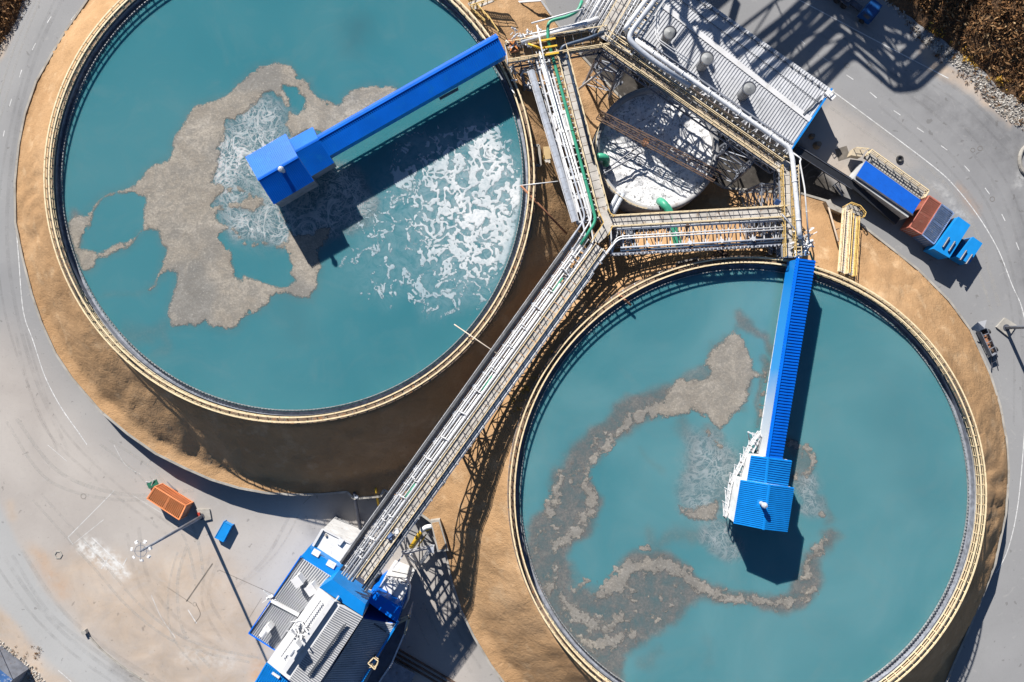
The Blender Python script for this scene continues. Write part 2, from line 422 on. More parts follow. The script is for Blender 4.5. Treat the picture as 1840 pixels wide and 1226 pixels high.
    faces += [top + [n + 1, n], right + [n + 2, n + 1], bot[::-1] + [n + 3, n + 2], left[::-1] + [n, n + 3]]
    me = bpy.data.meshes.new('ground'); me.from_pydata(verts, [], faces)
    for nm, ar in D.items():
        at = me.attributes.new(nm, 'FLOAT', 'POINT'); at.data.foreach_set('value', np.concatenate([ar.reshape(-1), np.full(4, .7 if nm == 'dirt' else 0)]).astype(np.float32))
    bm = bmesh.new(); bm.from_mesh(me)
    for fc in bm.faces:
        if fc.normal.z < 0: fc.normal_flip()
    bm.to_mesh(me); bm.free()
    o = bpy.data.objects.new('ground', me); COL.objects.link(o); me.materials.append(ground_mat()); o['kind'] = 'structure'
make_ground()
# --- painted lines and joints
WHITEP = paint('road_paint', (.62, .62, .62), .8, 0, .2, (.34, .34, .34), .9, .2)
def line(mb, pts, w, z=.008):
    P_ = [W(p[0], p[1], 0) for p in pts]
    for a, b_ in zip(P_, P_[1:]):
        d = b_ - a; n = Vector((-d.y, d.x, 0)).normalized() * w / 2; e = d.normalized() * .02
        mb.add([a - e + n + Vector((0, 0, z)), b_ + e + n + Vector((0, 0, z)), b_ + e - n + Vector((0, 0, z)), a - e - n + Vector((0, 0, z))], [(3, 2, 1, 0)])
def curve(pts, n=6):
    out = []
    for i in range(len(pts) - 1):
        p0 = pts[max(i - 1, 0)]; p1 = pts[i]; p2 = pts[i + 1]; p3 = pts[min(i + 2, len(pts) - 1)]
        for t in [k / n for k in range(n)]:
            out.append(tuple(.5 * (2 * p1[k] + (p2[k] - p0[k]) * t + (2 * p0[k] - 5 * p1[k] + 4 * p2[k] - p3[k]) * t * t + (3 * p1[k] - p0[k] - 3 * p2[k] + p3[k]) * t ** 3) for k in range(2)))
    return out + [pts[-1]]
mb = MB()
line(mb, [(1300,-72),(1440,2),(1560,66),(1704,141)], .15)
line(mb, curve([(1492,161),(1572,220),(1678,300),(1719,339),(1760,392),(1794,450),(1818,511),(1838,560),(1848,640),(1842,760),(1830,900),(1812,985),(1790,1030)]), .15, .0085)
for a in [((1440,73),(1446,79)),((1479,104),(1490,111)),((1521,135),(1533,143)),((1563,166),(1575,176)),((1606,199),(1618,207)),((1648,230),(1660,238)),((1691,262),(1702,270)),((1733,298),(1742,308)),((1770,338),(1778,349)),((1800,385),(1806,397)),((1826,436),(1831,449)),((85,41),(92,30)),((58,90),(64,78)),((35,139),(39,126)),((17,191),(21,178)),((6,245),(8,235))]:
    line(mb, a, .13)
line(mb, curve([(157,-1),(146,13),(128,36)]), .15)
line(mb, curve([(30,420),(34,470),(42,560),(60,614),(81,677),(109,731),(141,777),(156,799)]), .14, .0085)
line(mb, curve([(105,1205),(128,1225),(180,1275)]), .14)
line(mb, [(205,882),(122,966),(131,978)], .1); line(mb, [(186,934),(131,978)], .07, .0085); line(mb, [(240,891),(352,960)], .06)
line(mb, [(338,1096),(353,1120)], .12); line(mb, curve([(272,1070),(290,1110),(315,1146)]), .08); line(mb, curve([(205,800),(225,835),(252,852)]), .06)
line(mb, curve([(86,800),(104,815),(120,829)]), .07)
for q in [((150,972),(205,1024)),((165,966),(222,1020)),((196,1002),(182,1022)),((228,1003),(221,1016))]: line(mb, q, .12, .0095)
mb.build('road_marking', WHITEP, kind='structure')
JOINT = paint('dark_joint', (.16, .14, .12), .95, 0, .2)
mb = MB(); line(mb, [(382,1013),(335,1081)], .22); line(mb, [(395,1025),(478,1062),(500,1072)], .08); line(mb, [(300,1055),(345,1085)], .07); line(mb, [(470,1075),(448,1110)], .06)
line(mb, [(560,890),(545,905)], .06); line(mb, curve([(352,1085),(360,1104),(350,1120)]), .1)
mb.build('ground_joint', JOINT, kind='structure')
# worn tyre tracks and slab joints
def track_mat(name, col, al):
    m, nt, b = newmat(name); v = pos(nt); b.inputs['Base Color'].default_value = (*col, 1); b.inputs['Roughness'].default_value = .95
    nt.links.new(ramp(nt, noise(nt, v, .5, 5, .7, 1), [(.35, (0, 0, 0)), (.7, (al, al, al))]), b.inputs['Alpha']); return m
TD = track_mat('tyre_track_dark', (.15, .147, .145), .13); TL = track_mat('tyre_track_pale', (.50, .48, .45), .38)
md, ml_ = MB(), MB(); zt = .0105
for base, dst in (([(1470,60),(1600,150),(1700,225),(1790,330),(1830,430),(1850,560)], md), ([(1500,30),(1620,115),(1740,200),(1840,310)], md), ([(1580,190),(1690,285),(1770,400),(1815,560),(1822,760)], md), ([(1490,190),(1600,270),(1690,350),(1740,440),(1780,560)], ml_),
    ([(110,-20),(50,110),(10,260),(-5,420),(10,560),(50,700),(110,820)], md), ([(75,-30),(25,90),(-15,230)], ml_), ([(30,600),(80,760),(180,870),(300,960)], md), ([(10,760),(90,860),(210,900),(330,890)], ml_), ([(60,900),(160,1010),(240,1100),(330,1160),(450,1190)], ml_), ([(230,960),(250,1050),(300,1120),(380,1180)], md), ([(320,990),(300,1060),(310,1140),(360,1210)], ml_), ([(380,1000),(360,1080),(400,1150)], md), ([(520,930),(480,1000),(420,1060)], md),
    ([(180,800),(260,860),(330,960),(350,1040)], ml_), ([(-10,1010),(60,1110),(150,1190),(260,1260)], md), ([(20,1000),(90,1100),(180,1175),(290,1250)], md), ([(760,1030),(800,1130),(850,1210)], md), ([(740,1090),(770,1160)], ml_)):
    for o_ in (0, 17):
        pts = curve([(x + o_ + random.uniform(-3, 3), y - o_ * .55 + random.uniform(-3, 3)) for x, y in base], 10); zt += .0006; line(dst, pts, random.uniform(.3, .7), zt)
md.build('tyre_track', TD, kind='structure'); ml_.build('tyre_track', TL, kind='structure')
# white kerb of the lower left road
mb = MB(); pts = [W(p[0], p[1], 0) for p in curve([(155,1136),(186,1170),(228,1203),(266,1227),(320,1262),(400,1310)])]
for a, b_ in zip(pts, pts[1:]): mb.beam(a + Vector((0, 0, .08)), b_ + Vector((0, 0, .08)), .22, .16)
mb.box(W(155,1134,0), .7, .6, .7, .5); mb.build('kerb', CONC, kind='structure')

# ================================================================ TANKS
YEL = paint('yellow_rail', (.72, .48, .15), .5, 0, .12, (.40, .24, .10), 1.4)
CREAM = paint('cream_rail', (.78, .63, .40), .55, 0, .12, (.42, .27, .14), 1.2)
DECKR = paint('rusty_grating', (.21, .15, .11), .85, 0, .3, (.30, .14, .06), .5, .3, bumpy=.4)
DECKG = paint('grey_grating', (.52, .49, .455), .85, 0, .2, (.27, .2, .15), .5, .3, bumpy=.3)
TWALL = paint('tank_concrete', (.34, .34, .35), .8, 0, .25, (.2, .18, .17), .4)
TROUGH = paint('wet_trough', (.30, .32, .37), .3, 0, .3, (.18, .2, .25), 1.5)
WEIR = paint('weir_steel', (.36, .37, .38), .45, .2, .3, (.12, .13, .15), 2.5)
def make_tank(t, label, zf=11.4):
    cx, cy = t['c']; R = t['R']; r = thing('thickener_tank', (cx, cy, 3.0), label, 'tank')
    c = Vector((cx, cy, 0))
    MB().lathe(c, [(R + .36, 2.9), (R + .36, 11.93), (R - .62, 11.93), (R - .62, 11.15), (R - .82, 11.15), (R - .82, 2.9)], 220).build('tank_wall', TWALL, r, True)
    MB().lathe(c, [(R - .84, 11.9), (R - .84, 11.02), (R - 1.5, 11.02), (R - 1.5, 11.3)], 220).build('launder', TROUGH, r)
    w = MB(); n = 420
    for i in range(n):
        a = 2 * math.pi * i / n; b_ = 2 * math.pi * (i + .62) / n
        rr = R - 1.56; pa = Vector((cx + rr * math.cos(a), cy + rr * math.sin(a), 11.5)); pb = Vector((cx + rr * math.cos(b_), cy + rr * math.sin(b_), 11.5))
        w.beam(pa, pb, .10, .32)
    w.lathe(c, [(R - 1.62, 11.2), (R - 1.62, 11.46), (R - 1.52, 11.46), (R - 1.52, 11.2)], 220); w.build('weir', WEIR, r)
    d = MB(); n = 110
    for i in range(n):
        a0 = 2 * math.pi * (i + .04) / n; a1 = 2 * math.pi * (i + .96) / n
        d.lathe(c, [(R - .68, 11.96), (R - .68, 12.03), (R + .34, 12.03), (R + .34, 11.96)], 3, a0, a1)
        a = a0; d.beam((cx + (R - .7) * math.cos(a), cy + (R - .7) * math.sin(a), 11.99), (cx + (R + .3) * math.cos(a), cy + (R + .3) * math.sin(a), 11.99), .06)
    d.build('walkway', DECKR, r)
    for rr, sp in ((R, 1), (R - .68, 0)):
        m = MB(); n = 150
        P_ = [Vector((cx + rr * math.cos(2 * math.pi * i / n), cy + rr * math.sin(2 * math.pi * i / n), 12.0)) for i in range(n + 1)]
        for i in range(n):
            m.beam(P_[i], P_[i] + Vector((0, 0, 1.1)), .1); 
            m.beam(P_[i] + Vector((0, 0, 1.1)), P_[i + 1] + Vector((0, 0, 1.1)), .2, .12)
            m.beam(P_[i] + Vector((0, 0, .58)), P_[i + 1] + Vector((0, 0, .58)), .07)
            m.beam(P_[i] + Vector((0, 0, .1)), P_[i + 1] + Vector((0, 0, .1)), .04, .16)
        m.build('railing', CREAM, r)
    return r
make_tank(T1, 'larger round thickener tank at left with cream railing and white foam on its water')
make_tank(T2, 'round thickener tank at right with grey scum along its lower left rim')

# --- water
def water_mat():
    m, nt, b = newmat('process_water'); v = pos(nt)
    a = noise(nt, v, .03, 3, .5, .6)
    c = ramp(nt, a, [(.3, (.030, .160, .200)), (.5, (.042, .180, .218)), (.7, (.066, .200, .232))])
    c = mix(nt, mth(nt, 'MULTIPLY', attr(nt, 'milk'), ramp(nt, noise(nt, v, .055, 5, .55, 1.2), [(.3, (.25, .25, .25)), (.7, (1, 1, 1))])), c, (.105, .245, .275))
    c = mix(nt, ramp(nt, noise(nt, v, .11, 5, .6, 2.0), [(.5, (0, 0, 0)), (.75, (.22, .22, .22))]), c, (.14, .23, .245))
    c = mix(nt, mth(nt, 'MULTIPLY', attr(nt, 'cloud'), .5), c, (.05, .12, .145))
    warp = nt.nodes.new('ShaderNodeVectorMath'); warp.operation = 'ADD'
    nz = nt.nodes.new('ShaderNodeTexNoise'); nz.inputs['Scale'].default_value = .45; nz.inputs['Detail'].default_value = 4
    nt.links.new(v, nz.inputs['Vector'])
    sc = nt.nodes.new('ShaderNodeVectorMath'); sc.operation = 'SCALE'; sc.inputs['Scale'].default_value = 3.2
    nt.links.new(nz.outputs['Color'], sc.inputs[0]); nt.links.new(v, warp.inputs[0]); nt.links.new(sc.outputs[0], warp.inputs[1])
    # grey suspended sludge
    g = noise(nt, v, .55, 7, .72, .4); g2 = noise(nt, v, 3.4, 6, .75, .4)
    mk = mth(nt, 'MULTIPLY', attr(nt, 'murk'), ramp(nt, g, [(.2, (.55, .55, .55)), (.55, (1, 1, 1))]))
    gc = ramp(nt, mth(nt, 'ADD', mth(nt, 'MULTIPLY', g, .5), mth(nt, 'MULTIPLY', g2, .5)), [(.36, (.075, .092, .096)), (.5, (.125, .134, .135)), (.6, (.185, .185, .178)), (.7, (.29, .28, .255))])
    c = mix(nt, mk, c, gc)
    fl = mth(nt, 'MULTIPLY', attr(nt, 'film'), ramp(nt, noise(nt, v, .5, 6, .68, 1.8), [(.32, (.15, .15, .15)), (.62, (1, 1, 1))]))
    c = mix(nt, fl, c, (.30, .39, .43))
    # lacy froth veins round the feed well
    lf = attr(nt, 'lace')
    c = mix(nt, mth(nt, 'MULTIPLY', ramp(nt, lf, [(0, (0, 0, 0)), (.35, (1, 1, 1))]), .75), c, (.105, .155, .175))
    tot = None
    for s, wdt, k, off in ((.22, .026, 1.0, 0), (.36, .030, .9, 7), (.6, .036, .75, 19), (1.1, .05, .5, 31)):
        mp = nt.nodes.new('ShaderNodeMapping'); mp.inputs['Location'].default_value = (off, off * .7, off * .3); nt.links.new(v, mp.inputs['Vector'])
        n_ = noise(nt, mp.outputs[0], s, 3.5, .55, 1.1)
        q = mth(nt, 'SUBTRACT', 1, mth(nt, 'DIVIDE', mth(nt, 'ABSOLUTE', mth(nt, 'SUBTRACT', n_, .5)), wdt), clamp=True)
        q = mth(nt, 'MULTIPLY', mth(nt, 'POWER', q, .7), k); tot = q if tot is None else mth(nt, 'MAXIMUM', tot, q)
    fz = ramp(nt, noise(nt, v, .8, 6, .7, 1.2), [(.5, (0, 0, 0)), (.8, (.45, .45, .45))])
    tot = mth(nt, 'MAXIMUM', tot, fz)
    gate = mth(nt, 'MULTIPLY', lf, ramp(nt, noise(nt, v, .12, 4, .6), [(.3, (.25, .25, .25)), (.6, (1, 1, 1))]))
    c = mix(nt, mth(nt, 'MULTIPLY', tot, gate, clamp=True), c, (.56, .57, .575))
    nt.links.new(c, b.inputs['Base Color'])
    b.inputs['Roughness'].default_value = .07; b.inputs['IOR'].default_value = 1.33
    b.inputs['Subsurface Weight'].default_value = .55; b.inputs['Subsurface Radius'].default_value = (.35, 1.0, 1.2); b.inputs['Subsurface Scale'].default_value = 2.0
    bump(nt, b, mth(nt, 'ADD', noise(nt, v, 1.3, 3), mth(nt, 'MULTIPLY', noise(nt, v, .25, 3), 2.0)), .05, .05)
    return m
WATER = water_mat(); ZW = 11.4
def tow(z): 
    k = (H - z) / F
    return lambda px, py, zz: ((px - 920) * k, (613 - py) * k, zz)
def tank_grid(t, st=2.0):
    cx, cy = px_of(t['c'][0], t['c'][1], ZW); r = (t['R'] - 1.6) * F / (H - ZW)
    xs = np.arange(cx - r - 6, cx + r + 6, st); ys = np.arange(cy - r - 6, cy + r + 6, st)
    X, Y = np.meshgrid(xs, ys); return xs, ys, X, Y, r - np.hypot(X - cx, Y - cy)
S1_OUT = [(380,181),(405,175),(419,165),(427,151),(445,135),(456,123),(478,117),(490,114),(509,113),(519,116),(529,127),(537,137),(556,147),(560,161),(568,173),(586,179),(599,186),(611,186),(617,173),(634,161),(652,155),(693,151),(711,156),(720,164),(708,184),(640,222),(590,246),(575,240),(552,236),(520,252),(500,300),(495,366),(515,402),(530,424),(560,420),(580,410),(597,407),(588,435),(572,453),(577,478),(573,494),(570,517),(559,537),(538,538),(513,529),(488,534),(481,547),(465,561),(444,567),(431,586),(417,595),(394,593),(374,586),(369,577),(352,587),(339,584),(316,589),(308,585),(301,567),(303,551),(311,525),(317,505),(316,491),(301,487),(288,495),(280,512),(272,523),(265,521),(275,510),(288,484),(294,460),(298,450),(290,435),(283,417),(273,413),(262,415),(250,420),(244,432),(234,443),(221,451),(198,459),(182,464),(172,470),(170,479),(161,486),(148,486),(138,478),(128,452),(121,420),(120,400),(136,388),(157,386),(157,378),(169,368),(182,355),(197,347),(218,341),(237,333),(247,326),(260,309),(277,296),(298,288),(308,278),(311,266),(309,260),(314,247),(324,233),(332,217),(337,204),(353,189)]
S1_HOLES = [[(166,406),(167,384),(177,368),(188,355),(211,349),(231,347),(246,349),(250,353),(261,354),(259,371),(257,397),(254,414),(241,427),(218,434),(203,441),(188,451),(177,455),(166,451),(144,446),(146,432),(153,415)],
 [(486,163),(474,168),(464,180),(448,192),(441,200),(421,215),(407,218),(403,245),(398,266),(392,292),(380,323),(379,329),(409,331),(430,336),(445,347),(468,352),(480,372),(502,372),(540,330),(560,262),(545,243),(524,247),(512,225),(517,215),(515,198),(505,180),(497,170)],
 [(510,155),(535,158),(537,168),(548,178),(546,194),(535,206),(525,202),(521,182),(515,167)],
 [(387,353),(402,346),(428,341),(447,348),(445,356),(406,366),(380,371)],
 [(387,382),(417,373),(437,374),(458,381),(479,370),(496,366),(515,403),(523,421),(511,433),(505,441),(470,436),(450,441),(437,426),(420,412),(402,402),(389,396)],
 [(401,413),(412,412),(425,421),(438,436),(448,445),(470,440),(490,440),(508,446),(520,460),(524,476),(520,487),(529,501),(517,515),(504,517),(483,510),(460,501),(438,494),(433,501),(424,499),(417,472),(415,456),(403,440),(394,421)]]
def build_tank1():
    xs, ys, X, Y, disc = tank_grid(T1)
    wx = X + fbm(X, Y, 16, 31, 4) * 4; wy = Y + fbm(X, Y, 16, 41, 4) * 4
    f = sdf(wx, wy, S1_OUT)
    for h in S1_HOLES: f = np.minimum(f, -sdf(wx, wy, h))
    inner = strokes(X, Y, [(420,300,36),(440,370,50),(470,410,30)])
    # ragged, crumbling margin on the feed-well side
    rag = smooth(-20, 30, strokes(X, Y, [(440,200,55),(400,330,50),(430,400,70),(540,440,60)]))
    f = f - rag * (np.maximum(0, fbm(X, Y, 9, 77, 3)) * 9 - 2)
    f = f - 5.0 * smooth(.45, .7, fbm(X, Y, 14, 55, 2) + rag * .15)
    f = np.minimum(f, disc - 1)
    z = lambda j, i, q: ZW + .012 + .03 * min(1, q / 5) + .018 * float(zz[j, i]) * min(1, q / 3)
    zz = fbm(X, Y, 5, 3, 3)
    o = contour_mesh('floating_scum', xs, ys, f, z, scum_mat(), tow(ZW), dict(edge=np.clip(f / 17, 0, 1), grey=smooth(-.25, .35, fbm(X, Y, 70, 63, 3) + .5 * smooth(420, 560, Y) - .25)))
    tagp(o, 'beige crust of scum drifting on the left tank round the blue feed house', 'scum', kind='stuff')
    # white froth
    reg = [(714,254),(740,233),(757,240),(800,230),(814,226),(848,211),(874,214),(896,230),(909,252),(925,280),(940,296),(944,340),(935,400),(915,468),(891,520),(868,540),(831,556),(767,572),(734,530),(700,560),(647,535),(586,512),(640,415),(655,377),(640,350),(690,300)]
    R_ = smooth(-14, 26, sdf(X + fbm(X, Y, 40, 5, 3) * 14, Y + fbm(X, Y, 40, 6, 3) * 14, reg))
    d = np.hypot(X - 890, (Y - 360) * .85); dens = (1 - smooth(30, 330, d)) * R_
    dens = np.maximum(dens, .62 * R_ * smooth(-30, 25, strokes(X, Y, [(760,262,24),(830,232,20),(880,235,16)])))
    dx = X + fbm(X, Y, 46, 91, 3) * 26; dy = Y + fbm(X, Y, 46, 95, 3) * 26
    def uni(q):
        srt = np.sort(q[disc > 0].ravel()); return np.searchsorted(srt, q) / len(srt)
    n1 = uni(np.abs(fbm(dx, dy * 1.1, 30, 101, 4, .6))); n2 = uni(np.abs(fbm(X + fbm(X, Y, 30, 91, 3) * 14, Y + fbm(X, Y, 30, 95, 3) * 14, 13, 111, 3, .6)))
    w = smooth(.35, .8, dens); u = n1 * (1 - w) + n2 * w
    cov = np.interp(dens, [0, .05, .12, .3, .5, .7, .9, 1], [0, .12, .17, .22, .32, .42, .55, .68])
    cov = np.maximum(cov, .97 * smooth(-6, 10, strokes(X, Y, [(938,320,10),(925,400,16),(905,455,20)]))); cov = np.maximum(cov, .9 * smooth(-12, 8, strokes(X, Y, [(715,320,12),(745,310,10)])))
    g = np.where(R_ > .02, cov - u, -1) * .5
    g = np.minimum(g * 60, disc - 2); g = np.minimum(g, -f)
    w = contour_mesh('white_froth', xs, ys, g, lambda j, i, q: ZW + .01 + .012 * min(1, q / 5), froth_mat(), tow(ZW), dict(edge=np.clip(g / 14, 0, 1), dens=np.clip(dens, 0, 1)))
    tagp(w, 'bright white froth spread over the right half of the left tank', 'froth', kind='stuff')
    # water sheet
    st = 5.0; xs, ys, X, Y, disc = tank_grid(T1, st)
    wx = X + fbm(X, Y, 30, 31, 4) * 12; wy = Y + fbm(X, Y, 30, 41, 4) * 12
    k = lambda pts, e: smooth(-e, e, strokes(wx, wy, pts))
    lace = np.maximum(k([(470,230,52),(430,300,60),(470,400,55),(560,390,45),(600,360,60),(640,370,30)], 22), .9 * k([(590,240,18)], 10))
    d_ = np.hypot(X - 890, (Y - 360) * .85)
    film = smooth(-20, 30, sdf(wx, wy, reg)) * np.interp(d_, [0, 90, 180, 300, 380], [.9, .75, .35, .08, 0])
    film = np.maximum(film, .55 * k([(740,262,14),(800,246,16),(860,232,14),(890,250,14)], 16))
    lace *= 1 - .85 * k([(430,450,28),(500,490,40),(440,480,30)], 14)
    lace = np.maximum(lace, .3 * k([(480,490,30)], 20))
    murk = .8 * k([(128,385,9),(130,420,12),(136,470,10)], 8)
    murk = np.maximum(murk, .30 * k([(230,600,14),(265,605,16),(300,580,10),(295,620,6),(275,640,4)], 14)); murk = np.maximum(murk, .22 * k([(190,530,4),(250,530,4),(300,500,6)], 8))
    murk = np.maximum(murk, .18 * smooth(-9, 2, strokes(X, Y, [(0,0,0),(1,1,0)]) * 0 - np.abs(sdf(X, Y, S1_OUT)) * .8 + 2))
    cloud = np.maximum(k([(640,55,22),(632,85,10)], 34), .7 * k([(430,18,18)], 30)); cloud = np.maximum(cloud, .5 * k([(520,555,20),(540,600,16)], 40))
    o = contour_mesh('water', xs, ys, disc + 3, lambda j, i, q: ZW, WATER, tow(ZW), dict(lace=lace, murk=murk, cloud=cloud, film=film, milk=.05 + .35 * smooth(420, 740, Y))); o['kind'] = 'structure'
def feather(nt, b, f, k=1.5):
    e = mth(nt, 'ADD', mth(nt, 'MULTIPLY', attr(nt, 'edge'), 3.2), mth(nt, 'MULTIPLY', mth(nt, 'SUBTRACT', f, .5), k))
    a = mth(nt, 'ADD', e, .12, clamp=True); tr = nt.nodes.new('ShaderNodeBsdfTransparent'); mx = nt.nodes.new('ShaderNodeMixShader')
    out = nt.nodes['Material Output']; nt.links.new(a, mx.inputs[0]); nt.links.new(tr.outputs[0], mx.inputs[1]); nt.links.new(b.outputs[0], mx.inputs[2]); nt.links.new(mx.outputs[0], out.inputs[0])
def scum_mat():
    if 'scum' in MATS: return MATS['scum']
    m, nt, b = newmat('scum_crust'); v = pos(nt)
    a = noise(nt, v, .22, 6, .62, .9); f = noise(nt, v, 3.6, 6, .75, .3)
    c = ramp(nt, a, [(.3, (.21, .185, .155)), (.5, (.275, .245, .205)), (.7, (.36, .325, .28))])
    c = mix(nt, mth(nt, 'MULTIPLY', attr(nt, 'grey'), .75), c, ramp(nt, a, [(.3, (.135, .137, .135)), (.7, (.225, .222, .212))]))
    sw = noise(nt, v, .34, 5, .6, 3.2); sw2 = noise(nt, v, .11, 4, .55, 2.0)
    c = mix(nt, ramp(nt, sw, [(.42, (.55, .55, .55)), (.54, (0, 0, 0))]), c, (.185, .175, .158))
    c = mix(nt, ramp(nt, sw2, [(.54, (0, 0, 0)), (.7, (.5, .5, .5))]), c, (.40, .355, .295))
    c = mix(nt, ramp(nt, f, [(.38, (.6, .6, .6)), (.52, (0, 0, 0))]), c, (.17, .155, .135))
    c = mix(nt, ramp(nt, f, [(.56, (0, 0, 0)), (.72, (.8, .8, .8))]), c, (.47, .43, .375))
    nt.links.new(c, b.inputs['Base Color']); b.inputs['Roughness'].default_value = .85; b.inputs['Specular IOR Level'].default_value = .3
    bump(nt, b, f, .55, .13); feather(nt, b, mth(nt, 'ADD', mth(nt, 'MULTIPLY', f, .5), mth(nt, 'MULTIPLY', noise(nt, v, .9, 5, .7, 1), .5)), 4.5); MATS['scum'] = m; return m
def froth_mat():
    m, nt, b = newmat('froth'); v = pos(nt)
    a = noise(nt, v, .2, 5, .6, .8)
    thin = ramp(nt, a, [(.3, (.22, .31, .36)), (.6, (.34, .42, .46))]); thick = ramp(nt, a, [(.3, (.38, .44, .47)), (.5, (.52, .55, .57)), (.7, (.66, .67, .68))])
    c = mix(nt, ramp(nt, attr(nt, 'dens'), [(.45, (0, 0, 0)), (.95, (1, 1, 1))]), thin, thick)
    fn = noise(nt, v, 2.2, 6, .7, .5)
    c = mix(nt, ramp(nt, fn, [(.3, (.5, .5, .5)), (.55, (0, 0, 0))]), c, (.17, .27, .31))
    nt.links.new(c, b.inputs['Base Color']); b.inputs['Roughness'].default_value = .6
    feather(nt, b, fn, 1.2); return m
build_tank1()
S2_HEAD = [(1298,613),(1308,604),(1320,594),(1334,603),(1342,618),(1348,632),(1353,646),(1356,663),(1366,670),(1372,674),(1367,679),(1348,682),(1348,710),(1339,724),(1328,737),(1323,748),(1309,762),(1298,774),(1287,765),(1267,751),(1245,740),(1231,746),(1206,751),(1181,746),(1176,738),(1192,715),(1201,696),(1223,677),(1245,682),(1270,679),(1275,668),(1264,657),(1267,640),(1281,624)]
S2_GREY = [(947,951),(975,915),(990,885),(1000,850),(1020,812),(1050,778),(1090,745),(1140,712),(1190,690),(1215,690),(1195,735),(1180,748),(1140,762),(1105,790),(1085,815),(1062,838),(1055,860),(1068,872),(1082,895),(1080,932),(1055,955),(1025,984),(1018,1003),(1034,1042),(1028,1056),(1054,1062),(1093,1056),(1109,1030),(1116,1003),(1149,997),(1175,984),(1207,1000),(1233,1008),(1253,1034),(1279,1052),(1299,1059),(1348,1068),(1396,1068),(1419,1062),(1430,1036),(1439,1007),(1462,984),(1479,968),(1475,951),(1488,951),(1502,961),(1491,984),(1470,1008),(1474,1045),(1462,1078),(1429,1094),(1374,1099),(1341,1086),(1282,1076),(1243,1084),(1227,1108),(1201,1131),(1168,1157),(1123,1186),(1113,1196),(1120,1222),(1100,1240),(1050,1215),(985,1120),(945,1020)]
def build_tank2():
    xs, ys, X, Y, disc = tank_grid(T2)
    wx = X + fbm(X, Y, 14, 131, 4) * 6; wy = Y + fbm(X, Y, 14, 141, 4) * 6
    f = sdf(wx, wy, S2_HEAD)
    f = np.maximum(f, sdf(wx, wy, [(1213,905),(1232,914),(1260,911),(1290,898),(1294,912),(1288,932),(1262,938),(1238,934),(1222,922)]))
    st = [[(1190,732,15),(1150,744,15),(1125,762,13),(1098,786,12),(1078,815,10),(1056,845,9),(1050,870,9)],[(1050,876,12),(1062,892,16),(1062,915,12),(1046,940,14),(1020,970,14),(1000,985,9)],
          [(1085,1070,14),(1108,1047,20),(1125,1022,18),(1160,1014,17),(1205,1014,15),(1235,1034,14),(1262,1054,13),(1300,1070,12),(1350,1079,11),(1400,1084,11),(1435,1080,12),(1458,1060,10)],[(1448,1035,9),(1452,1008,8),(1475,982,8),(1490,962,7)],[(1010,1075,10),(1040,1110,14),(1080,1130,12),(1120,1110,12)],[(1000,1020,10),(985,1060,12)],[(1060,1160,14),(1100,1150,12),(1140,1140,8)],[(985,930,10),(1000,890,12),(1010,850,8)],
          [(1030,1060,4),(1050,1042,5),(1072,1045,3)],[(1150,985,5),(1168,990,5)],[(1174,958,5)],[(1268,768,3),(1282,786,6),(1294,800,4)],[(1420,796,5),(1448,804,9),(1462,832,9),(1448,852,8),(1425,856,6)],[(1475,912,6),(1480,928,8)],[(1352,735,3)],[(1378,655,4),(1372,700,3),(1362,760,3)]]
    cl = np.max([strokes(X, Y, s) for s in st], 0)
    cl = cl + fbm(X, Y, 12, 171, 4, .65) * 17 - np.maximum(0, fbm(X, Y, 5, 181, 2)) * 9 - 1
    gr = sdf(wx, wy, S2_GREY); cl2 = np.minimum(gr - 14, fbm(X, Y, 9, 191, 4) * 34 - 12) + np.minimum(0, fbm(X, Y, 70, 201, 2) * 30)
    f = np.maximum(np.maximum(f - np.maximum(0, fbm(X, Y, 6, 211, 2)) * 4, cl), cl2)
    f = np.minimum(f, disc - 1); zz = fbm(X, Y, 5, 3, 3)
    hd = smooth(-6, 10, sdf(X, Y, S2_HEAD))
    z = lambda j, i, q: ZW + .012 + .03 * min(1, q / 5) + .022 * float(zz[j, i]) * min(1, q / 3)
    o = contour_mesh('floating_scum', xs, ys, f, z, scum_mat(), tow(ZW), dict(edge=np.clip(f / 22, 0, 1), grey=np.clip(1.1 - .9 * hd - .45 * smooth(2, 14, cl) * smooth(-.3, .3, fbm(X, Y, 40, 91, 2)), 0, 1)))
    tagp(o, 'ring of grey brown scum drifting on the right tank', 'scum', kind='stuff')
    xs, ys, X, Y, disc = tank_grid(T2, 4.0)
    wx = X + fbm(X, Y, 30, 31, 4) * 14; wy = Y + fbm(X, Y, 30, 41, 4) * 14
    k = lambda pts, e: smooth(-e, e, strokes(wx, wy, pts))
    murk = smooth(-12, 9, sdf(wx, wy, S2_GREY))
    murk = np.maximum(murk, .85 * k([(1325,562,3),(1335,585,12),(1355,596,8),(1380,612,6),(1390,640,4)], 7))
    murk = np.maximum(murk, .8 * k([(1300,640,30),(1310,700,40),(1240,710,24),(1290,670,14)], 12)); murk = np.maximum(murk, .7 * k([(1262,670,16),(1220,690,10)], 8))
    murk = np.maximum(murk, .8 * k([(1376,650,8),(1370,700,5),(1360,760,4)], 5)); murk = np.maximum(murk, .75 * k([(1430,800,14),(1450,830,18),(1440,860,14)], 9))
    murk = np.maximum(murk, .55 * k([(1225,760,8),(1245,800,10),(1240,850,14)], 14)); murk = np.maximum(murk, .5 * k([(1270,770,10),(1290,800,12),(1310,830,10)], 9))
    murk = np.maximum(murk, .55 * k([(1480,900,6),(1485,930,10)], 9)); murk = np.maximum(murk, .5 * k([(1170,950,6),(1172,980,8),(1210,960,10),(1260,960,12)], 12))
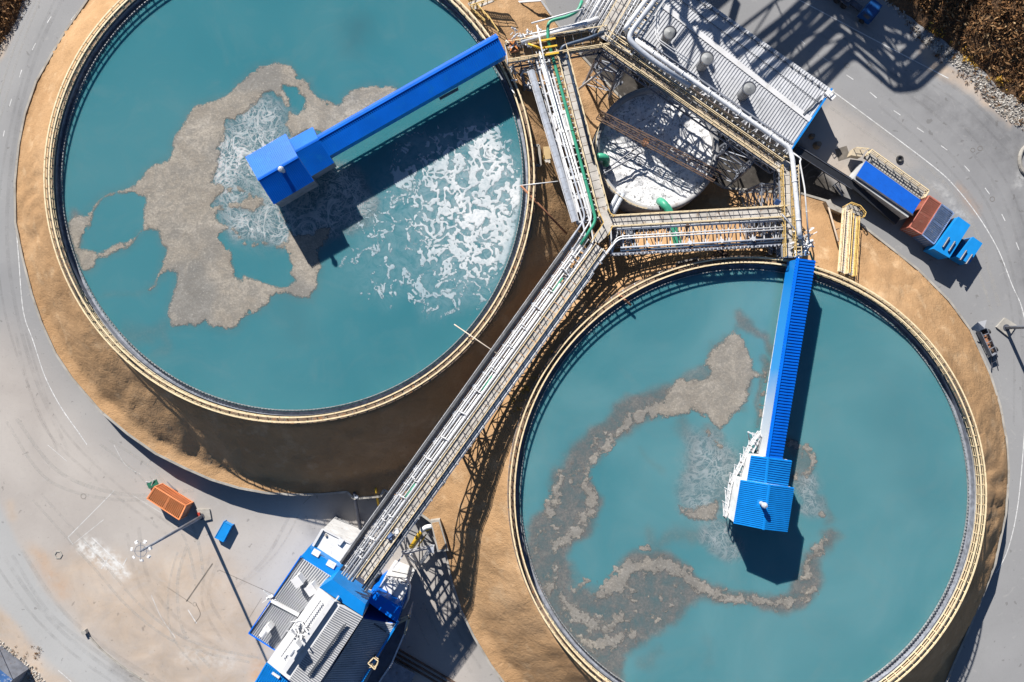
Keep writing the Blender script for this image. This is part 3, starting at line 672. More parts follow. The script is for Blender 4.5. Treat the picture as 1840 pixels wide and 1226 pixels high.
    murk = np.maximum(murk, .4 * k([(1160,1192,10),(1190,1170,6)], 12)); murk = np.maximum(murk, .16 * k([(1270,1150,8),(1275,1190,8)], 14)); murk = np.maximum(murk, .2 * k([(1150,805,4),(1190,850,5)], 8))
    lace = np.maximum(.72 * k([(1262,800,16),(1280,850,44),(1265,890,34)], 34), .6 * k([(1290,960,26),(1310,985,22)], 16))
    lace = np.maximum(lace, .6 * k([(1450,870,22),(1460,905,18)], 16)); lace = np.maximum(lace, .5 * k([(1320,790,20)], 16)); lace = np.maximum(lace, .35 * k([(1380,1000,34)], 20))
    cloud = .4 * k([(1600,700,30),(1660,900,40)], 70)
    o = contour_mesh('water', xs, ys, disc + 3, lambda j, i, q: ZW, WATER, tow(ZW), dict(lace=lace, murk=murk, cloud=cloud, film=np.zeros_like(X), milk=.5 + .5 * smooth(-60, 60, fbm(X, Y, 150, 44, 3) * 120))); o['kind'] = 'structure'
build_tank2()
# ================================================================ COVERED BRIDGES OVER THE TANKS
BLUE = paint('blue_sheet', (.0008, .135, .66), .45, 0, .10, (.004, .15, .58), .25, .18)
BLUEW = paint('blue_wall_sheet', (.004, .21, .62), .4, 0, .08, None, .4)
BLUEL = paint('light_blue_sheet', (.006, .22, .66), .3, 0, .08, None, .6)
WHT = paint('white_paint', (.72, .72, .73), .5, 0, .10, (.48, .45, .42), .7)
WSTEEL = paint('pale_steel', (.58, .59, .62), .5, 0, .15, (.33, .28, .24), 1.1)
GSTEEL = paint('grey_steel', (.24, .26, .31), .5, .2, .2, (.16, .14, .14), .9)
DSTEEL = paint('dark_steel', (.09, .10, .13), .5, .2, .2, (.14, .10, .08), .9)
RUST = paint('rusty_steel', (.15, .095, .068), .8, .1, .25, (.10, .06, .045), 1.2)
ORUST = paint('orange_rust', (.36, .16, .085), .75, 0, .2, (.22, .09, .05), 1.2)
GREEN = paint('green_pipe', (.045, .32, .20), .45, 0, .14, (.03, .20, .13), .8)
LAG = paint('lagged_pipe', (.68, .69, .72), .4, 0, .12, (.45, .44, .44), 1.3)
LAGG = paint('grey_lagged_pipe', (.45, .48, .54), .4, 0, .12, (.30, .30, .32), .9)
NAVY = paint('navy_pipe', (.045, .075, .13), .4, 0, .2, (.08, .08, .09), 1)
YPIPE = paint('yellow_pipe', (.75, .46, .03), .45, 0, .12, (.5, .3, .05), 1)
DGREY = paint('dark_cover', (.06, .063, .072), .5, .1, .2, (.10, .10, .105), .35)

def roofed_box(par, ridge, eaves_a, eaves_b, zb, wallmat, roofmat, nrib=22, ribmat=None, wall_name='wall', rh=.08):
    """ridge = two points, eaves on either side = two points each, down to zb"""
    r0, r1 = ridge; a0, a1 = eaves_a; b0, b1 = eaves_b
    ins = .0
    w = MB(); w.prism([Vector((a0.x, a0.y, a0.z - .12)), Vector((r0.x, r0.y, r0.z - .12)), Vector((b0.x, b0.y, b0.z - .12)), Vector((b1.x, b1.y, b1.z - .12)), Vector((r1.x, r1.y, r1.z - .12)), Vector((a1.x, a1.y, a1.z - .12))], zb)
    # split the top so the two slopes are flat
    w.f[0] = (0, 1, 4, 5) if True else w.f[0]; w.f.append((1, 2, 3, 4)); w.mi.append(0)
    o = w.build(wall_name, wallmat, par)
    rf = MB(); ov = .12
    for e0, e1 in ((a0, a1), (b0, b1)):
        d0 = (e0 - r0).normalized() * ov; d1 = (e1 - r1).normalized() * ov; l = (r1 - r0).normalized() * ov
        q = [r0 - l, r1 + l, e1 + d1 + l, e0 + d0 - l]
        rf.slab(q, .08)
        if nrib: rf.ribs(q[0], q[1], q[2], q[3], nrib, .16, rh)
    u = (r1 - r0).normalized() * .15
    rf.beam(r0 - u + Vector((0, 0, .05)), r1 + u + Vector((0, 0, .05)), .34, .09)
    ro = rf.build('roof', roofmat, par)
    return o, ro
def corr_wall(par, p0, p1, zt0, zb, mats, n=30, name='corrugated_side'):
    pass
def covered_bridge(label, rd, ea, eb, zr, za, zb_e, zbot, boxes, vent, shore, wallm, nrib):
    base = W(*shore, 12.0); r = thing('covered_bridge', base, label, 'bridge')
    R0, R1 = W(*rd[0], zr), W(*rd[1], zr); A0, A1 = W(*ea[0], za), W(*ea[1], za); B0, B1 = W(*eb[0], zb_e), W(*eb[1], zb_e)
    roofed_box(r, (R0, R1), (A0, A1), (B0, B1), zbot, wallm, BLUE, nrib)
    # pale floor panels and cross beams under the gallery
    fl = MB(); u = (R1 - R0); n = 16
    ctr0 = (A0 + B0) / 2; ctr1 = (A1 + B1) / 2; hw = (A0 - B0); hw.z = 0
    for i in range(n):
        t0, t1 = (i + .06) / n, (i + .94) / n
        p = ctr0.lerp(ctr1, t0); q = ctr0.lerp(ctr1, t1); p.z = q.z = zbot - .06
        fl.slab([p + hw * .48, q + hw * .48, q - hw * .48, p - hw * .48], .05)
    fl.build('floor_panel', WHT, r)
    tr = MB()
    for s in (.40, -.40):
        for i in range(n + 1):
            p = ctr0.lerp(ctr1, i / n) + hw * s; p.z = zbot - .1; q = p.copy(); q.z -= .35
            tr.beam(p, q, .10)
            if i < n:
                p2 = ctr0.lerp(ctr1, (i + 1) / n) + hw * s; p2.z = zbot - .1; q2 = p2.copy(); q2.z -= .35
                tr.beam(q, q2, .14); tr.beam(p, q2, .08); tr.beam(p, p2, .16)
    for i in range(n + 1):
        p = ctr0.lerp(ctr1, i / n); p.z = zbot - .2; tr.beam(p + hw * .46, p - hw * .46, .14)
    tr.build('truss', WSTEEL, r)
    for bx in boxes:
        bw, br = roofed_box(r, tuple(W(*p, bx['zr']) for p in bx['r']), tuple(W(*p, bx['ze']) for p in bx['a']), tuple(W(*p, bx['ze']) for p in bx['b']), bx['zb'], bx['wall'], bx['roof'], bx['n'], wall_name='house_wall', rh=.14)
        br.name = 'house_roof'; 
        if bx.get('roof2'): 
            br.data.materials.append(bx['roof2'])
    v = W(*vent[:2], vent[2]); m = MB(); m.box(v - Vector((0, 0, .6)), 1.05, 1.05, .75, math.atan2(u.y, u.x)); vb = m.build('vent_base', BLUEL, r)
    m = MB(); m.cyl(v + Vector((0, 0, .1)), .28, 1.5, 16); m.cyl(v + Vector((0, 0, 1.5)), .42, .3, 16, .3); m.cyl(v + Vector((0, 0, 1.8)), .3, .1, 16, .05); m.build('vent_stack', LAGG, r)
    # drive column and rake shaft under the house
    dc = (W(*boxes[-1]['r'][0], boxes[-1]['zb']) + W(*boxes[-1]['r'][1], boxes[-1]['zb'])) / 2
    m = MB(); m.cyl(Vector((dc.x, dc.y, 9)), .9, boxes[-1]['zb'] - 9, 24); m.cyl(Vector((dc.x, dc.y, 12.2)), 1.6, .5, 24); m.build('drive_column', GSTEEL, r)
    return r, (R0, R1, A0, A1, B0, B1)
br1, g1 = covered_bridge('long blue covered bridge crossing the left tank to a house with light blue ribbed roof', ((893,67),(569,251)), ((890.5,62.5),(566.5,247)), ((908,98),(588,281)), 16.5, 16.44, 15.75, 14.05,
    [dict(r=((571,251),(531,273)), a=((561.5,231),(522,252.5)), b=((598,292),(557.5,316.5)), zr=17.4, ze=16.2, zb=13.9, wall=GSTEEL, roof=BLUE, n=18),
     dict(r=((534,283),(465,322.5)), a=((513,243),(443,283.5)), b=((562,324.5),(492.5,365.5)), zr=18.7, ze=17.1, zb=13.9, wall=GSTEEL, roof=BLUE, n=24)],
    (511,309,18.0), (905,85), BLUEW, 90)
# gallery of the right tank: high left side, ribbed roof falling to the right
def glare_mat():  # glare along the wall, painted as a blue to white gradient
    m, nt, b = newmat('glare_wall_sheet'); v = pos(nt)
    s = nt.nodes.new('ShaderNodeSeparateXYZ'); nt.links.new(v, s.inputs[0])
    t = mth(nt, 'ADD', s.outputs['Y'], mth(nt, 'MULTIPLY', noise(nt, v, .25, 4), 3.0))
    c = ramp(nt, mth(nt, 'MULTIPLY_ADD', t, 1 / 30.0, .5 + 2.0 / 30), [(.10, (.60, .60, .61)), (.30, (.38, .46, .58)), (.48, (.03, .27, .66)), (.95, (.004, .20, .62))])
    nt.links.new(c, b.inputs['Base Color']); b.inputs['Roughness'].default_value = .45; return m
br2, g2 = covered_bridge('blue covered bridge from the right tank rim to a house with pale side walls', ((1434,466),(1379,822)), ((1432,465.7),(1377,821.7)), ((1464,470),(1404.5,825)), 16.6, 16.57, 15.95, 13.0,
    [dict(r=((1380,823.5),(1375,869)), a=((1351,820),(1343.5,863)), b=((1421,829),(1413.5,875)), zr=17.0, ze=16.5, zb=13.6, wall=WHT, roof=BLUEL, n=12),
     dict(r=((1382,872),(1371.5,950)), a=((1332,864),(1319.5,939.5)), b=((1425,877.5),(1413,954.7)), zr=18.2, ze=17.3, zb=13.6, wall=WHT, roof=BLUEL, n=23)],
    (1367,904,17.95), (1440,468), glare_mat(), 66)
# service platform of pale steel beside the right drive house
r = thing('service_platform', W(1320, 870, 12.2), 'pale steel service platform hung along the left side of the right drive house', 'platform')
m = MB(); P_ = [(1362,775),(1345,800),(1330,830),(1310,868),(1300,928)]; Q_ = [(1370,778),(1356,806),(1343,834),(1324,870),(1313,930)]
a = [W(*p, 13.4) for p in P_]; b_ = [W(*p, 13.4) for p in Q_]
for i in range(4):
    for k in range(7):
        t = (k + .5) / 7
        if (k + i) % 3: m.beam(a[i].lerp(a[i + 1], t), b_[i].lerp(b_[i + 1], t), .26, .05)
    m.beam(a[i], a[i + 1], .16); m.beam(b_[i], b_[i + 1], .16)
m.build('deck', WSTEEL, r)
m = MB(); m.rail([p - Vector((0, 0, 0)) for p in a], 1.1, 1.0, .1); m.rail([b_[3], a[4]], 1.1, .8, .1); m.build('railing', WHT, r)
m = MB()
for i in range(4):
    for t in (.2, .6):
        p = a[i].lerp(a[i + 1], t); q = b_[i].lerp(b_[i + 1], t); m.beam(p, q + Vector((.6, 0, -1.2)), .12); m.beam(p, p + Vector((-.1, 0, -1.4)), .1); m.beam(p + Vector((0, 0, -1.3)), a[i].lerp(a[i + 1], min(1, t + .4)), .08)
m.beam(W(1344,776,13.4), W(1362,785,13.4), .2); m.beam(W(1344,776,13.4), W(1347,795,12), .12)
m.build('bracket', WSTEEL, r)
# small gantry lamp box under bridge 1
m = MB(); m.beam(W(790,178,13), W(823,160,13), .35, .3); m.beam(W(790,178,13), W(790,172,14), .1); m.beam(W(823,160,13), W(822,152,14), .1)
tagp(m.build('hanging_walkway', GSTEEL), 'small grey walkway hanging under the left blue bridge', 'walkway')

# ================================================================ SMALL FOAM TANK
t3 = thing('foam_tank', (21.7, 28.8, 0), 'small round concrete tank brimming with white foam inside the pipe bridge loop', 'tank')
c3 = Vector((21.7, 28.8, 0)); R3 = 9.35
MB().lathe(c3, [(R3, -.1), (R3, 8.2), (R3 - .75, 8.2), (R3 - .75, 6.8), (R3 - .95, 6.8), (R3 - .95, -.1)], 110).build('tank_wall', TWALL, t3, True)
def foamtop():
    st = 2.2; z0 = 7.1; cx, cy = px_of(21.7, 28.8, z0); k = (H - z0) / F; r = (R3 - .78) / k
    xs = np.arange(cx - r - 5, cx + r + 5, st); ys = np.arange(cy - r - 5, cy + r + 5, st); X, Y = np.meshgrid(xs, ys)
    f = r - np.hypot(X - cx, Y - cy)
    hz = z0 + np.abs(fbm(X + fbm(X, Y, 20, 2) * 10, Y, 26, 15, 4)) * .38 + fbm(X, Y, 6, 16, 2) * .06
    m, nt, b = newmat('thick_white_foam'); v = pos(nt)
    n_ = noise(nt, v, .35, 5, .65, 2.6); n2 = noise(nt, v, 1.5, 6, .72, 1.6)
    c = ramp(nt, n_, [(.3, (.50, .51, .54)), (.48, (.74, .74, .75)), (.7, (.86, .86, .87))])
    holes = ramp(nt, n2, [(.53, (0, 0, 0)), (.59, (.95, .95, .95))])
    c = mix(nt, mth(nt, 'MULTIPLY', holes, attr(nt, 'gap')), c, (.05, .055, .06))
    nt.links.new(c, b.inputs['Base Color']); b.inputs['Roughness'].default_value = .6
    bump(nt, b, n2, .5, .15)
    gap = np.maximum(smooth(-30, 25, strokes(X, Y, [(1080,260,16),(1130,250,14),(1180,285,10)])), .9 * smooth(-20, 20, strokes(X, Y, [(1230,325,12),(1180,310,8)])))
    gap = np.maximum(gap, .9 * smooth(-12, 10, strokes(X, Y, [(1240,205,10),(1280,240,8)])) )
    gap = np.maximum(gap, .75); gap = np.maximum(gap, .8 * smooth(-9, 3, -np.abs(f) * .6))
    o = contour_mesh('foam_surface', xs, ys, f, lambda j, i, q: float(hz[j, i]), m, tow(z0), dict(gap=gap))
    for vtx in o.data.vertices: vtx.co -= Vector((21.7, 28.8, 0))
    o.parent = t3; ORG[o] = ORG[t3]
foamtop()
m = MB()
for i in range(70):
    a0 = math.radians(150 + 110 * i / 70); a1 = math.radians(150 + 110 * (i + 1) / 70); rr = R3 - .1
    p = c3 + Vector((rr * math.cos(a0), rr * math.sin(a0), 8.2)); q = c3 + Vector((rr * math.cos(a1), rr * math.sin(a1), 8.2))
    if i % 4 == 0: m.beam(p, p + Vector((0, 0, 1.1)), .07)
    for h in (.55, 1.1): m.beam(p + Vector((0, 0, h)), q + Vector((0, 0, h)), .06)
m.build('railing', CREAM, t3)
# rusty truss bridge across it
r = thing('truss_bridge', W(1180, 262, 9), 'rusty brown lattice footbridge lying across the small foam tank', 'bridge')
A0, A1 = W(1078,203,9.6), W(1292,312,9.6); B0, B1 = W(1071,214,9.6), W(1281,327,9.6)
wv = (B0 - A0)
m = MB()
for p, q in ((A0, A1), (B0, B1)):
    for dz in (0, 1.0): m.beam(p + Vector((0, 0, dz)), q + Vector((0, 0, dz)), .13)
    for i in range(13):
        a = p.lerp(q, i / 12); m.beam(a, a + Vector((0, 0, 1.0)), .07)
        if i < 12: m.beam(a, p.lerp(q, (i + 1) / 12) + Vector((0, 0, 1.0)), .045)
m.build('truss', RUST, r)
for i in range(13): m = MB(); m.beam(A0.lerp(A1, i / 12), B0.lerp(B1, i / 12), .12); m.build('cross_beam', RUST, r)
m = MB()
for k in (.3, .55): m.beam(A0 + wv * k + Vector((0, 0, .08)), A1 + wv * k + Vector((0, 0, .08)), .09, .05)
m.build('plank', RUST, r)
r = thing('tank_mixer', W(1160, 262, 8.4), 'thin dark mixer arms reaching over the foam below the rusty footbridge', 'mixer')
m = MB(); m.tube([W(1084,308,8.6), W(1150,262,9.2)], .12); m.tube([W(1082,314,8.6), W(1155,273,9)], .12); m.build('arm', DSTEEL, r)
m = MB(); m.cyl(W(1158,258,8), .5, 1.2, 14); m.build('drive', ORUST, r)

# ================================================================ STEEL PIPE BRIDGES
ZD = 14.3
def rack_frame(p, q, z=ZD, flip=False):
    a, b = W(*p, z), W(*q, z); u = (b - a); L = u.length; u /= L; n = Vector((u.y, -u.x, 0)) * (-1 if flip else 1); return a, b, u, n, L
def side_truss(mb, p, q, depth, n, w=.16):
    up = Vector((0, 0, depth))
    mb.beam(p, q, w * 1.5); mb.beam(p - up, q - up, w * 1.3)
    for i in range(n + 1):
        a = p.lerp(q, i / n); mb.beam(a, a - up, w * .8)
        if i < n:
            b = p.lerp(q, (i + 1) / n)
            if i % 2: mb.beam(a, b - up, w * .7)
            else: mb.beam(a - up, b, w * .7)
def span(name, label, p, q, offs, deck=None, depth=1.9, n=None, rails=(), steel=GSTEEL, deckm=DECKG, lace=True, z=ZD, railm=CREAM, flip=False):
    """offs: lateral positions of the side trusses in metres right of the line p-q"""
    a, b, u, nn, L = rack_frame(p, q, z, flip); n = n or max(3, round(L / 2.4))
    r = thing(name, (a + b) / 2 - Vector((0, 0, depth)), label, 'pipe bridge', 'steel pipe bridges')
    m = MB()
    for o_ in offs: side_truss(m, a + nn * o_, b + nn * o_, depth, n)
    m.build('truss', steel, r)
    m = MB(); ml = MB(); lo, hi = min(offs), max(offs)
    for i in range(n + 1):
        c = a.lerp(b, i / n); m.beam(c + nn * lo, c + nn * hi, .17)
        ml.beam(c + nn * lo - Vector((0, 0, depth)), c + nn * hi - Vector((0, 0, depth)), .14)
        if lace and i < n:
            c2 = a.lerp(b, (i + 1) / n); lo2, hi2 = (lo, hi) if i % 2 else (hi, lo)
            m.beam(c + nn * lo2, c2 + nn * hi2, .10); ml.beam(c + nn * lo2 - Vector((0, 0, depth)), c2 + nn * hi2 - Vector((0, 0, depth)), .1)
    m.build('cross_beam', WSTEEL, r); ml.build('lower_bracing', GSTEEL, r)
    if deck:
        m = MB(); k = max(4, round(L / 1.25)); up = Vector((0, 0, .14))
        for i in range(k):
            c = a.lerp(b, (i + .03) / k) + up; c2 = a.lerp(b, (i + .97) / k) + up
            m.slab([c + nn * deck[0], c2 + nn * deck[0], c2 + nn * deck[1], c + nn * deck[1]], .06)
        m.build('walkway', deckm, r)
    for ro in rails:
        m = MB(); m.rail([a + nn * ro + Vector((0, 0, .15)), b + nn * ro + Vector((0, 0, .15))], 1.1, 1.4, .085, toe=True); m.build('railing', railm, r)
    return r, (a, b, u, nn, L)
def tower(label, px, py, w=2.4, d=2.4, rz=0, top=None, name='support_tower', steel=GSTEEL, ztop=12.4):
    g = W(px, py, ztop); zb = 0.0
    tz = float(terr(g.x, g.y)); inside = float(sdf(np.array([g.x]), np.array([g.y]), [tuple(W(p[0], p[1], 3).xy) for p in EMB])[0]) > 0
    zb = tz - .4 if inside else 0.0
    r = thing(name, (g.x, g.y, zb), label, 'tower', 'towers carrying the pipe bridges'); ca, sa = math.cos(rz), math.sin(rz)
    cs = []
    for i, j in ((-1, -1), (1, -1), (1, 1), (-1, 1)):
        x, y = i * w / 2, j * d / 2; t = Vector((g.x + x * ca - y * sa, g.y + x * sa + y * ca, ztop))
        x *= 1.25; y *= 1.25; bt = Vector((g.x + x * ca - y * sa, g.y + x * sa + y * ca, zb)); cs.append((bt, t))
        m = MB(); m.beam(bt, t, .30); m.box(bt, .7, .7, .3, rz); m.build('leg', steel, r)
    m = MB(); n = 3
    for k in range(4):
        (b0, t0), (b1, t1) = cs[k], cs[(k + 1) % 4]
        for i in range(n):
            p0 = b0.lerp(t0, i / n); p1 = b0.lerp(t0, (i + 1) / n); q0 = b1.lerp(t1, i / n); q1 = b1.lerp(t1, (i + 1) / n)
            m.beam(p1, q1, .15); m.beam(p0, q1, .11); m.beam(q0, p1, .11)
    m.build('bracing', steel, r); return r
def pipe(label, pts, r, mat, z=None, bend=.8, flange=0, cat='pipe', group=None, name='pipe', n=10):
    P_ = [p if isinstance(p, Vector) else W(p[0], p[1], p[2] if len(p) > 2 else z) for p in pts]
    m = MB(); m.tube(P_, r, n, bend=bend)
    if flange:
        for a, b in zip(P_, P_[1:]):
            d = b - a; k = int(d.length / flange); u = d.normalized()
            for i in range(1, k + 1):
                c = a + u * (i * flange - flange * .4 + random.uniform(-.6, .6) * min(1, flange / 4)); m.tube([c - u * .06, c + u * .06], r * 1.18, n)
    o = m.build(name, mat, None, True); tagp(o, label, cat, group); return o

# --- main bridge, junction to the lower building
ML = (1037, 416); MR = (612, 1010)
main, (ma, mb_, mu, mn, mL) = span('pipe_bridge', 'main straight steel pipe bridge running from the junction down to the lower building', ML, MR, (.5, 2.6, 4.9), deck=(3.15, 4.3), n=24, rails=(3.1, 4.42), flip=True)
def onmain(t, off, dz=0.0): return ma.lerp(mb_, t) + mn * off + Vector((0, 0, dz))
# dark covered cable way on its left edge
r = thing('cable_way', onmain(.5, .3, .2), 'dark grey covered cable way along the left edge of the main pipe bridge', 'cable way')
m = MB(); u_ = Vector((0, 0, .5))
cw = [W(948,128,ZD + .2), W(1028,400,ZD + .2)]
def cover(m, a, b, off0, off1, n):
    nn = Vector((-(b - a).normalized().y, (b - a).normalized().x, 0)); k = n
    for i in range(k):
        c = a.lerp(b, (i + .01) / k); c2 = a.lerp(b, (i + .99) / k); mid = (off0 + off1) / 2
        m.slab([c + nn * off0, c2 + nn * off0, c2 + nn * mid + Vector((0, 0, .3)), c + nn * mid + Vector((0, 0, .3))], .05)
        m.slab([c + nn * mid + Vector((0, 0, .3)), c2 + nn * mid + Vector((0, 0, .3)), c2 + nn * off1, c + nn * off1], .05)
cover(m, onmain(0.0, 0, .2), onmain(1, 0, .2), -.12, .5, 30); m.build('cover', DGREY, r)
m = MB(); cover(m, cw[0], cw[1], .1, .95, 14); m.build('cover', LAGG, r)
m = MB(); m.beam(onmain(0, .85, .3), onmain(1, .85, .3), .08); m.beam(onmain(0, -.2, .2), onmain(1, -.2, .2), .08); m.beam(cw[0], cw[1], .1)
m.build('edge_trim', WSTEEL, r)
GP = 'pipes on the main pipe bridge'
def mainpipe(label, off, dz, rad, mat, t0=0.0, t1=1.02, flange=6, extra=()):
    return pipe(label, list(extra) + [onmain(t0, off, dz), onmain(t1, off, dz)], rad, mat, flange=flange, group=GP)
mainpipe('thin white pipe nearest the dark cable way on the main pipe bridge', 1.15, .35, .12, WHT, flange=5)
mainpipe('white pipe second from the dark cable way on the main pipe bridge', 1.5, .4, .14, LAG, flange=4, extra=[W(1003,250,ZD + .5), W(1046,395,ZD + .5)])
mainpipe('white pipe just left of the thick lagged pipes on the main bridge', 1.92, .35, .1, WHT, flange=7)
mainpipe('thickest white lagged pipe in the middle of the main pipe bridge', 2.38, .5, .24, LAG, t0=.13, flange=9)
mainpipe('white lagged pipe hugging the walkway on the main pipe bridge', 2.87, .42, .13, WHT, flange=3.5, extra=[W(968,89,ZD + .8), W(1059,393,ZD + .6)])
mainpipe('dark pipe under the railing right of the main bridge walkway', 4.62, .1, .13, NAVY, t0=.02, flange=5)
mainpipe('navy pipe second from the right edge of the main pipe bridge', 5.0, .2, .17, NAVY, t0=.06, flange=8)
mainpipe('white capped pipe on the outer right edge of the main bridge', 5.32, .3, .085, WHT, t0=.06, flange=9)
mainpipe('thin pale pipe between the navy pipes on the right of the main bridge', 5.16, .45, .05, LAG, t0=.06, flange=0)
mainpipe('thin black line left of the walkway on the main pipe bridge', 3.06, .3, .06, DSTEEL, t0=.1, flange=0)
for t in (.06, .1, .16, .21, .27, .33, .4, .47, .53, .6, .66, .72, .78, .84, .9, .95):
    m = MB(); m.beam(onmain(t, .9, .16), onmain(t, 3.0, .16), .14); m.build('pipe_support', WSTEEL, main)
    for off in (1.4, 1.85):
        m = MB(); c = onmain(t + random.uniform(-.01, .01), off, .45); m.cyl(c, .13, .4, 8); m.beam(c + Vector((0, 0, .25)) - mn * .35, c + Vector((0, 0, .25)) + mn * .35, .09); m.beam(c + Vector((0, 0, .3)), c + mn * .3 + Vector((0, 0, .5)), .06)
        m.build('valve', WHT, main)
m = MB()
for t in np.arange(.03, 1, .055): m.beam(onmain(t, 4.5, .0), onmain(t, 5.5, .0), .12, .16); m.beam(onmain(t, 5.2, .3), onmain(t, 5.5, .55), .12)
m.build('bracket', WSTEEL, main)
m = MB()
m.path([onmain(.0, .95, -.1), onmain(.16, .95, -.1)], .5, .05); m.build('sand_strip', ORUST, main)
for i, (lab, off) in enumerate((('pale green pipe stub among the white pipes of the main bridge near the junction', .115), ('pale green pipe stub among the white pipes at the middle of the main bridge', .41), ('pale green pipe stub low on the main pipe bridge', .735))):
    pipe(lab, [onmain(off, 2.18, .55), onmain(off + .045, 2.18, .55)], .12, GREEN, bend=0, cat='pipe stub', name='pipe_stub')
m = MB(); m.box(onmain(.875, 3.6, .2), .9, .7, .5, .9); m.beam(onmain(.87, 3.4, .6), onmain(.88, 3.8, .8), .5, .1); tagp(m.build('equipment_box', paint('slate_blue', (.10, .16, .30), .5)), 'small slate blue equipment box on the main bridge walkway', 'box')
m = MB(); m.cyl(onmain(.855, 3.9, .2), .35, .7, 14); tagp(m.build('steel_drum', LAG), 'pale steel drum standing on the main bridge walkway', 'drum')

# --- A to B : along the right side of the left tank
ab, (aa, ab_, au, an, aL) = span('pipe_bridge', 'steel pipe bridge between the left tank and the small foam tank with a green pipe', (962,100), (1040,400), (0, 1.7, 4.4), deck=(2.95, 4.3), n=13, rails=(2.9, 4.38), deckm=DECKG, steel=WSTEEL, flip=True)
for t, w_ in ((.36, 1), (.46, 1), (.74, .8), (.86, .8)):
    m = MB(); p = aa.lerp(ab_, t); m.beam(p + an * .3, p + an * 2.2, .45, .4); m.beam(p + an * .3, p + an * .3 + au * 2.0, .3, .35); m.beam(p + an * 2.0, p + an * 2.0 + au * 2.4, .25, .35); m.build('portal_frame', WHT, ab)
pipe('bright green pipe running beside the cream walkway towards the junction', [(1046,2,ZD + 1.4),(1039,20,ZD + 1.4),(1020,30,ZD + 1.4),(988,38,ZD + 1.4),(984,48,ZD + 1.4),(985,75,ZD + 1.2),(991,94,ZD + .5),(1071,396,ZD + .5),(1044,440,ZD + .5)], .23, GREEN, bend=.7, flange=7)
pipe('thin white pipe left of the bright green pipe', [(975,95,ZD + .6),(1064,392,ZD + .6),(1030,448,ZD + .6)], .12, WHT, flange=5)
pipe('grey lagged pipe among the white frames beside the left tank', [(968,100,ZD + .45),(1052,392,ZD + .45),(1012,452,ZD + .45)], .14, LAGG, flange=6)
pipe('thin pale green pipe left of the bright green pipe', [(985,150,ZD + .1),(1058,388,ZD + .1)], .10, GREEN, flange=5)
pipe('navy pipe along the right edge of the cream walkway', [(1016,84,ZD + .4),(1017,95,ZD + .4),(1066,288,ZD + .4)], .21, NAVY, flange=8)
pipe('navy pipe with a rusty elbow below the tan platform', [(1007,96,ZD + .6),(1010,84,ZD + .8),(1028,78,ZD + .8),(1056,70,ZD + .8),(1085,58,ZD + .8)], .26, NAVY, bend=.6, flange=4)
pipe('long thin white boom pipe crossing above the tan platform', [(965,45,ZD + 3.2),(978,110,ZD + 1.5),(1012,230,ZD + .9)], .11, LAG, bend=0, flange=0)
# --- B to C
bc, (ba, bb, bu, bn, bL) = span('pipe_bridge', 'steel pipe bridge above the sand terrace joining the junction to the right corner', (1096,389), (1412,371), (0, 1.55, 5.3), deck=(.15, 1.45), n=15, rails=(.05, 1.55), steel=GSTEEL)
for k, (off, rad, mat, dz, lab) in enumerate(((1.95, .17, LAGG, .3, 'grey lagged pipe next to the walkway above the sand terrace'), (2.95, .10, WHT, .4, 'upper thin white pipe of the pair above the sand terrace'), (3.3, .10, WHT, .4, 'lower thin white pipe of the pair above the sand terrace'), (4.55, .14, LAGG, .3, 'blue grey pipe near the outer edge above the sand terrace'), (4.95, .18, NAVY, .1, 'navy pipe on the outer edge above the sand terrace'), (5.3, .12, DSTEEL, .0, 'black pipe with brackets on the outermost edge above the terrace'))):
    pipe(lab, ([onmain(.07, 5.1 - k * .02, dz)] if k in (1, 2) else []) + [ba + bn * off + bu * (.9 if k < 3 else 1.2) + Vector((0, 0, dz)), bb + bn * off + Vector((0, 0, dz))], rad, mat, flange=4)
m = MB()
for i in range(46):
    c = ba.lerp(bb, (i + .5) / 46); m.beam(c + bn * 5.3 + Vector((0, 0, .1)), c + bn * 5.55 + Vector((0, 0, .1)), .12)
for t in (.2, .44, .62, .8): c = ba.lerp(bb, t); m.cyl(c + bn * 4.4, .3, .6, 10); m.beam(c + bn * 3, c + bn * 4.6 + Vector((0, 0, .3)), .16)
m.build('bracket', WSTEEL, bc)
m = MB(); m.cyl(ba.lerp(bb, .43) + bn * 2.1 + Vector((0, 0, .3)), .3, .5, 12); m.beam(ba.lerp(bb, .43) + bn * 2.1, ba.lerp(bb, .43) + bn * 3.6, .2); m.build('valve', RUST, bc)
# --- C to D and the drop to the right tank
cd, (ca_, cb_, cu, cn, cL) = span('pipe_bridge', 'short upright steel pipe bridge at the right corner leading to the right tank', (1408,462), (1402,300), (-.2, 1.35, 2.6), deck=(.05, 1.2), n=9, rails=(-.1, 1.3), railm=YEL)
m = MB()
for i in range(26):
    c = ca_.lerp(cb_, (i + .5) / 26); m.beam(c + cn * 1.45 + Vector((0, 0, .9)), c + cn * 2.2 + Vector((0, 0, .9)), .1)
m.path([ca_ + cn * 2.2 + Vector((0, 0, .9)), cb_ + cn * 2.2 + Vector((0, 0, .9))], .1); m.build('cable_ladder', CREAM, cd)
